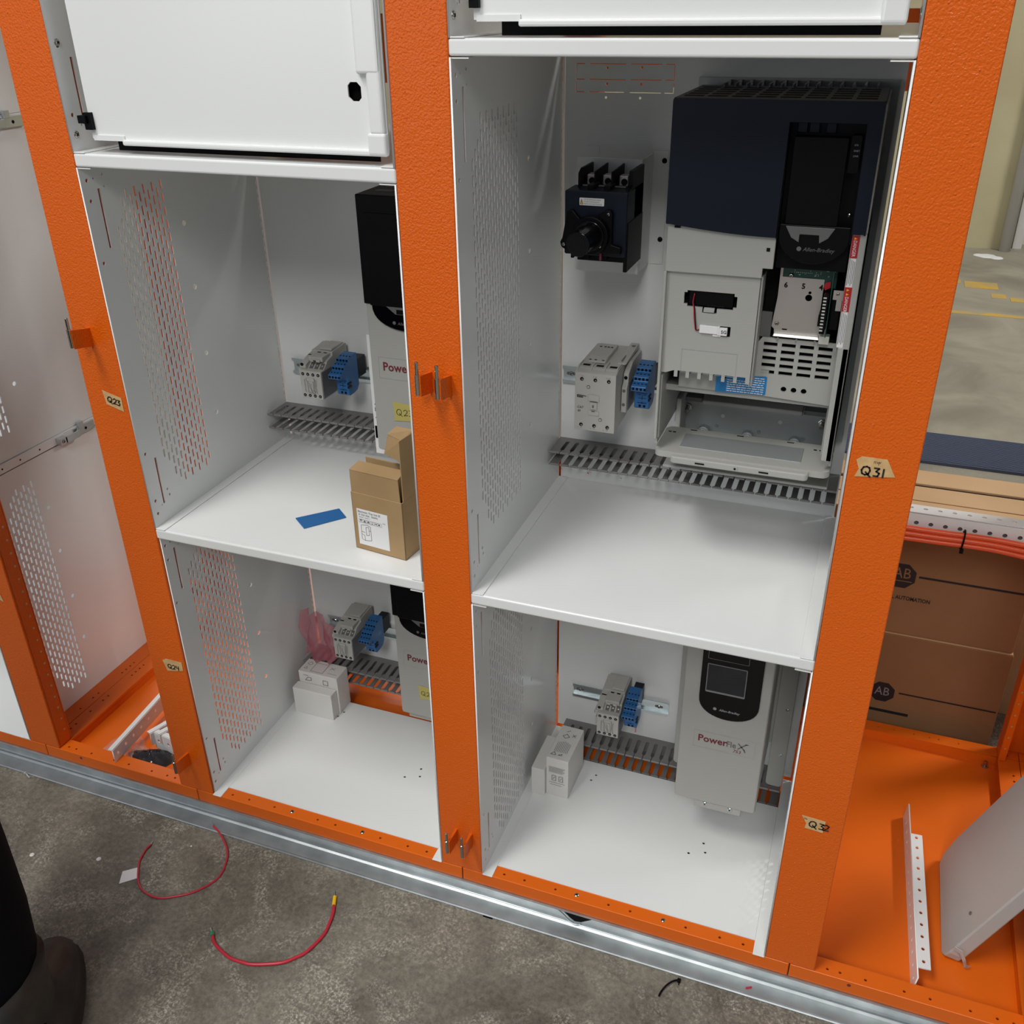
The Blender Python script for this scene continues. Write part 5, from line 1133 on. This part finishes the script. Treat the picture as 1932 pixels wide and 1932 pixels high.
film('black_bag', 'glossy black plastic bag in front of the white brackets, left wireway', 'plastic bag', -.6500, .050, .046, .030, pz+.001, .022, 'blackbag', 5)

# ------------------------------------------------------------------ on the shop floor
fz = -H
def wire(name, label, pts, r, ends=(), extra=None):
    T = thing(name, label, 'wire', pts[0])
    mb = MB(); mb.tube(smoothpath(pts, 6), r, 10); obj('insulation', mb, 'red', T, smooth=True)
    for p, q, r_, m in ends:
        mb = MB(); mb.cyl(p, q, r_, n=10); obj('ferrule' if m in ('green', 'yellow') else 'bare_end', mb, m, T)
    return T
rr = .0017
wz = fz+rr
t = wire('red_wire', 'thin dark red wire loop with a white paper flag, one end over the channel lip', [(-.5520, -.0860, wz), (-.5530, -.0980, wz), (-.5480, -.1190, wz), (-.5400, -.1330, wz), (-.5190, -.1590, wz), (-.4950, -.1720, wz), (-.4664, -.1735, wz), (-.4400, -.1600, wz), (-.4170, -.1413, wz), (-.3992, -.0877-.02, wz), (-.4060, -.0740, wz), (-.4213, -.0500, wz+.002), (-.4500, -.0290, wz+.007), (-.4690, -.0205, wz+.0095)], rr,
         [((-.5520, -.0860, wz), (-.5545, -.0790, wz), .0009, 'zinc'), ((-.4690, -.0205, wz+.0095), (-.4790, -.0130, wz+.0105), .0008, 'zinc')])
mb = MB(); mb.hexa([(-.5395, -.1330, fz+.0004), (-.5260, -.1530, fz+.0004), (-.5480, -.1720, fz+.0004), (-.5600, -.1490, fz+.0004), (-.5395, -.1330, fz+.0016), (-.5260, -.1530, fz+.0026), (-.5480, -.1720, fz+.0008), (-.5600, -.1490, fz+.0008)]); obj('paper_flag', mb, 'paper', t)
r2_ = .0026; wz = fz+r2_
wire('red_wire', 'thicker bright red wire bent in an arc with a yellow and a green ferrule', [(-.3390, -.2040, wz), (-.3270, -.2150, wz), (-.2949, -.2270, wz), (-.2700, -.2280, wz), (-.2488, -.2249, wz), (-.2124, -.2088, wz), (-.1950, -.1920, wz), (-.1851, -.1775, wz), (-.1766, -.1444, wz), (-.1790, -.1200, wz), (-.1830, -.1030, wz), (-.1890, -.0900, wz)], r2_,
     [((-.1890, -.0900, wz), (-.1960, -.0740, wz), .0032, 'yellow'), ((-.1960, -.0740, wz), (-.2030, -.0640, wz), .0009, 'zinc'), ((-.3390, -.2040, wz), (-.3440, -.1995, wz), .0034, 'green'), ((-.3440, -.1995, wz), (-.3510, -.1930, wz), .0014, 'zinc')])
t = thing('cable_tie', 'black snipped cable tie curling on the concrete in front of the channel', 'cable tie', (.35, -.05, fz))
mb = MB(); mb.tube(smoothpath([(.3375, -.067, fz+.0012), (.3395, -.058, fz+.002), (.3449, -.0472, fz+.004), (.352, -.038, fz+.004), (.359, -.032, fz+.002)], 5), .0014, 8); obj('strap', mb, 'black', t, smooth=True)
mb = MB(); mb.box(.3575, .3625, -.0355, -.0300, fz, fz+.0045); mb.box(.3600, .3615, -.0400, -.0355, fz+.001, fz+.003); obj('tie_head', mb, 'black', t, bev=.0006)
t = thing('loose_screw', 'tiny zinc screw on the concrete beside the channel at far left', 'screw', (-.886, -.027, fz))
mb = MB(); mb.cyl((-.893, -.0245, fz+.003), (-.890, -.0255, fz+.003), .0030, n=10); mb.cyl((-.890, -.0255, fz+.003), (-.876, -.0310, fz+.0022), .0013, n=8); obj('screw_body', mb, 'solder', t)
for (x, y), l in (((-.7325, -.1727), 'white plastic chip on the concrete nearest the black trouser leg'), ((-.6172, -.1410), 'white plastic chip on the concrete left of the thin red wire loop'), ((-.4850, -.0640), 'tiny white speck inside the thin red wire loop near the channel')):
    mb = MB(); mb.dome((x, y, fz), (0, 0, 1), .0042 if 'speck' not in l else .0016, .0018, n=9, k=3); tag(obj('plastic_chip', mb, 'spill'), l, 'litter')
mb = MB(); mb.cyl((.4545, -.0130, -.0615), (.4625, -.0085, -.0615), .0013, n=8); tag(obj('wire_snippet', mb, 'red'), 'tiny red wire snippet lying in the galvanised channel', 'wire')
mb = MB(); mb.box(.044, .060, -.026, -.0235, fz, fz+.0012); o = tag(obj('tie_offcut', mb, 'black'), 'short black plastic offcut half under the channel lip', 'litter'); 

# ------------------------------------------------------------------ person at the left edge: trouser leg and boot
Pp = thing('person', 'person standing at the lower left corner in black trousers and black boots', 'person', (-.55, -.50, fz))
def leg(cx, cy, ang_, top):
    ca, sa = math.cos(ang_), math.sin(ang_)
    def W(x, y, z): return (cx + x*ca - y*sa, cy + x*sa + y*ca, z)
    # boot: stacked outlines from sole to ankle, toe towards +y
    mb = MB(); rings = []; n = 26
    def ring(z, hw, toe, heel, toer=1.0):
        rg = []
        for i in range(n):
            t_ = 2*math.pi*i/n; c, s_ = math.cos(t_), math.sin(t_)
            ex = abs(c)**.8*(1 if c > 0 else -1)*hw; ey = (abs(s_)**.85)*(toe if s_ > 0 else -heel)
            if s_ < 0: ex *= .82
            rg.append(mb.bm.verts.new(W(ex, ey, z)))
        return rg
    for z, hw, toe, heel in ((fz+.0005, .051, .165, .105), (fz+.022, .054, .169, .110), (fz+.026, .050, .164, .103), (fz+.045, .050, .160, .100), (fz+.062, .0465, .148, .098), (fz+.074, .040, .120, .095), (fz+.085, .038, .075, .092), (fz+.105, .042, .055, .085), (fz+.14, .046, .052, .078), (fz+.19, .050, .055, .075)):
        rings.append(ring(z, hw, toe, heel))
    mb._f(rings[0][::-1])
    for a, b in zip(rings, rings[1:]):
        for i in range(n): mb._f([a[i], a[(i+1) % n], b[(i+1) % n], b[i]])
    mb._f(rings[-1]); bt = obj('boot', mb, 'boot', Pp, smooth=True)
    return W
Wl = leg(-.452, -.450, .52, .9)
Wr = leg(-.660, -.600, .25, .9)
# trousers: one continuous surface, two legs joined at the hips
mb = MB(); 
def lring(cx, cy, z, rx, ry, n=20, ph=0): return [mb.bm.verts.new((cx+rx*(1+.04*math.sin(3*t_+z*30+ph))*math.cos(t_), cy+ry*(1+.04*math.sin(2*t_+z*24+ph))*math.sin(t_), z)) for t_ in [2*math.pi*i/n for i in range(n)]]
H0 = fz
for (xs, sgn) in ((((-.425, -.482, .035, .058, .075), (-.430, -.476, .07, .068, .082), (-.436, -.470, .16, .078, .086), (-.438, -.470, .27, .086, .090), (-.436, -.470, .38, .088, .092), (-.436, -.475, .50, .092, .096), (-.446, -.490, .62, .100, .105), (-.460, -.505, .76, .108, .118)), 0),
                  (((-.650, -.630, .035, .064, .076), (-.648, -.628, .08, .074, .084), (-.640, -.620, .22, .080, .088), (-.632, -.610, .40, .086, .092), (-.620, -.590, .56, .092, .100), (-.600, -.560, .76, .106, .116)), 2)):
    rings = [lring(x-.050, y, H0+z, a, b, ph=sgn) for x, y, z, a, b in xs]
    for a, b in zip(rings, rings[1:]):
        for i in range(20): mb._f([a[i], a[(i+1) % 20], b[(i+1) % 20], b[i]])
    mb._f(rings[-1]); mb._f(rings[0][::-1])
pel = [lring(-.575, -.535, H0+z, a, b) for z, a, b in ((.72, .165, .125), (.80, .175, .125), (.90, .170, .120), (.98, .160, .112))]
for a, b in zip(pel, pel[1:]):
    for i in range(20): mb._f([a[i], a[(i+1) % 20], b[(i+1) % 20], b[i]])
mb._f(pel[0][::-1]); mb._f(pel[-1])
obj('trousers', mb, 'cloth', Pp, smooth=True)

# lift everything so that the shop floor is z = 0
for o in list(COL.objects):
    if o.parent is None and o.type not in ('CAMERA', 'LIGHT'): o.location.z += H
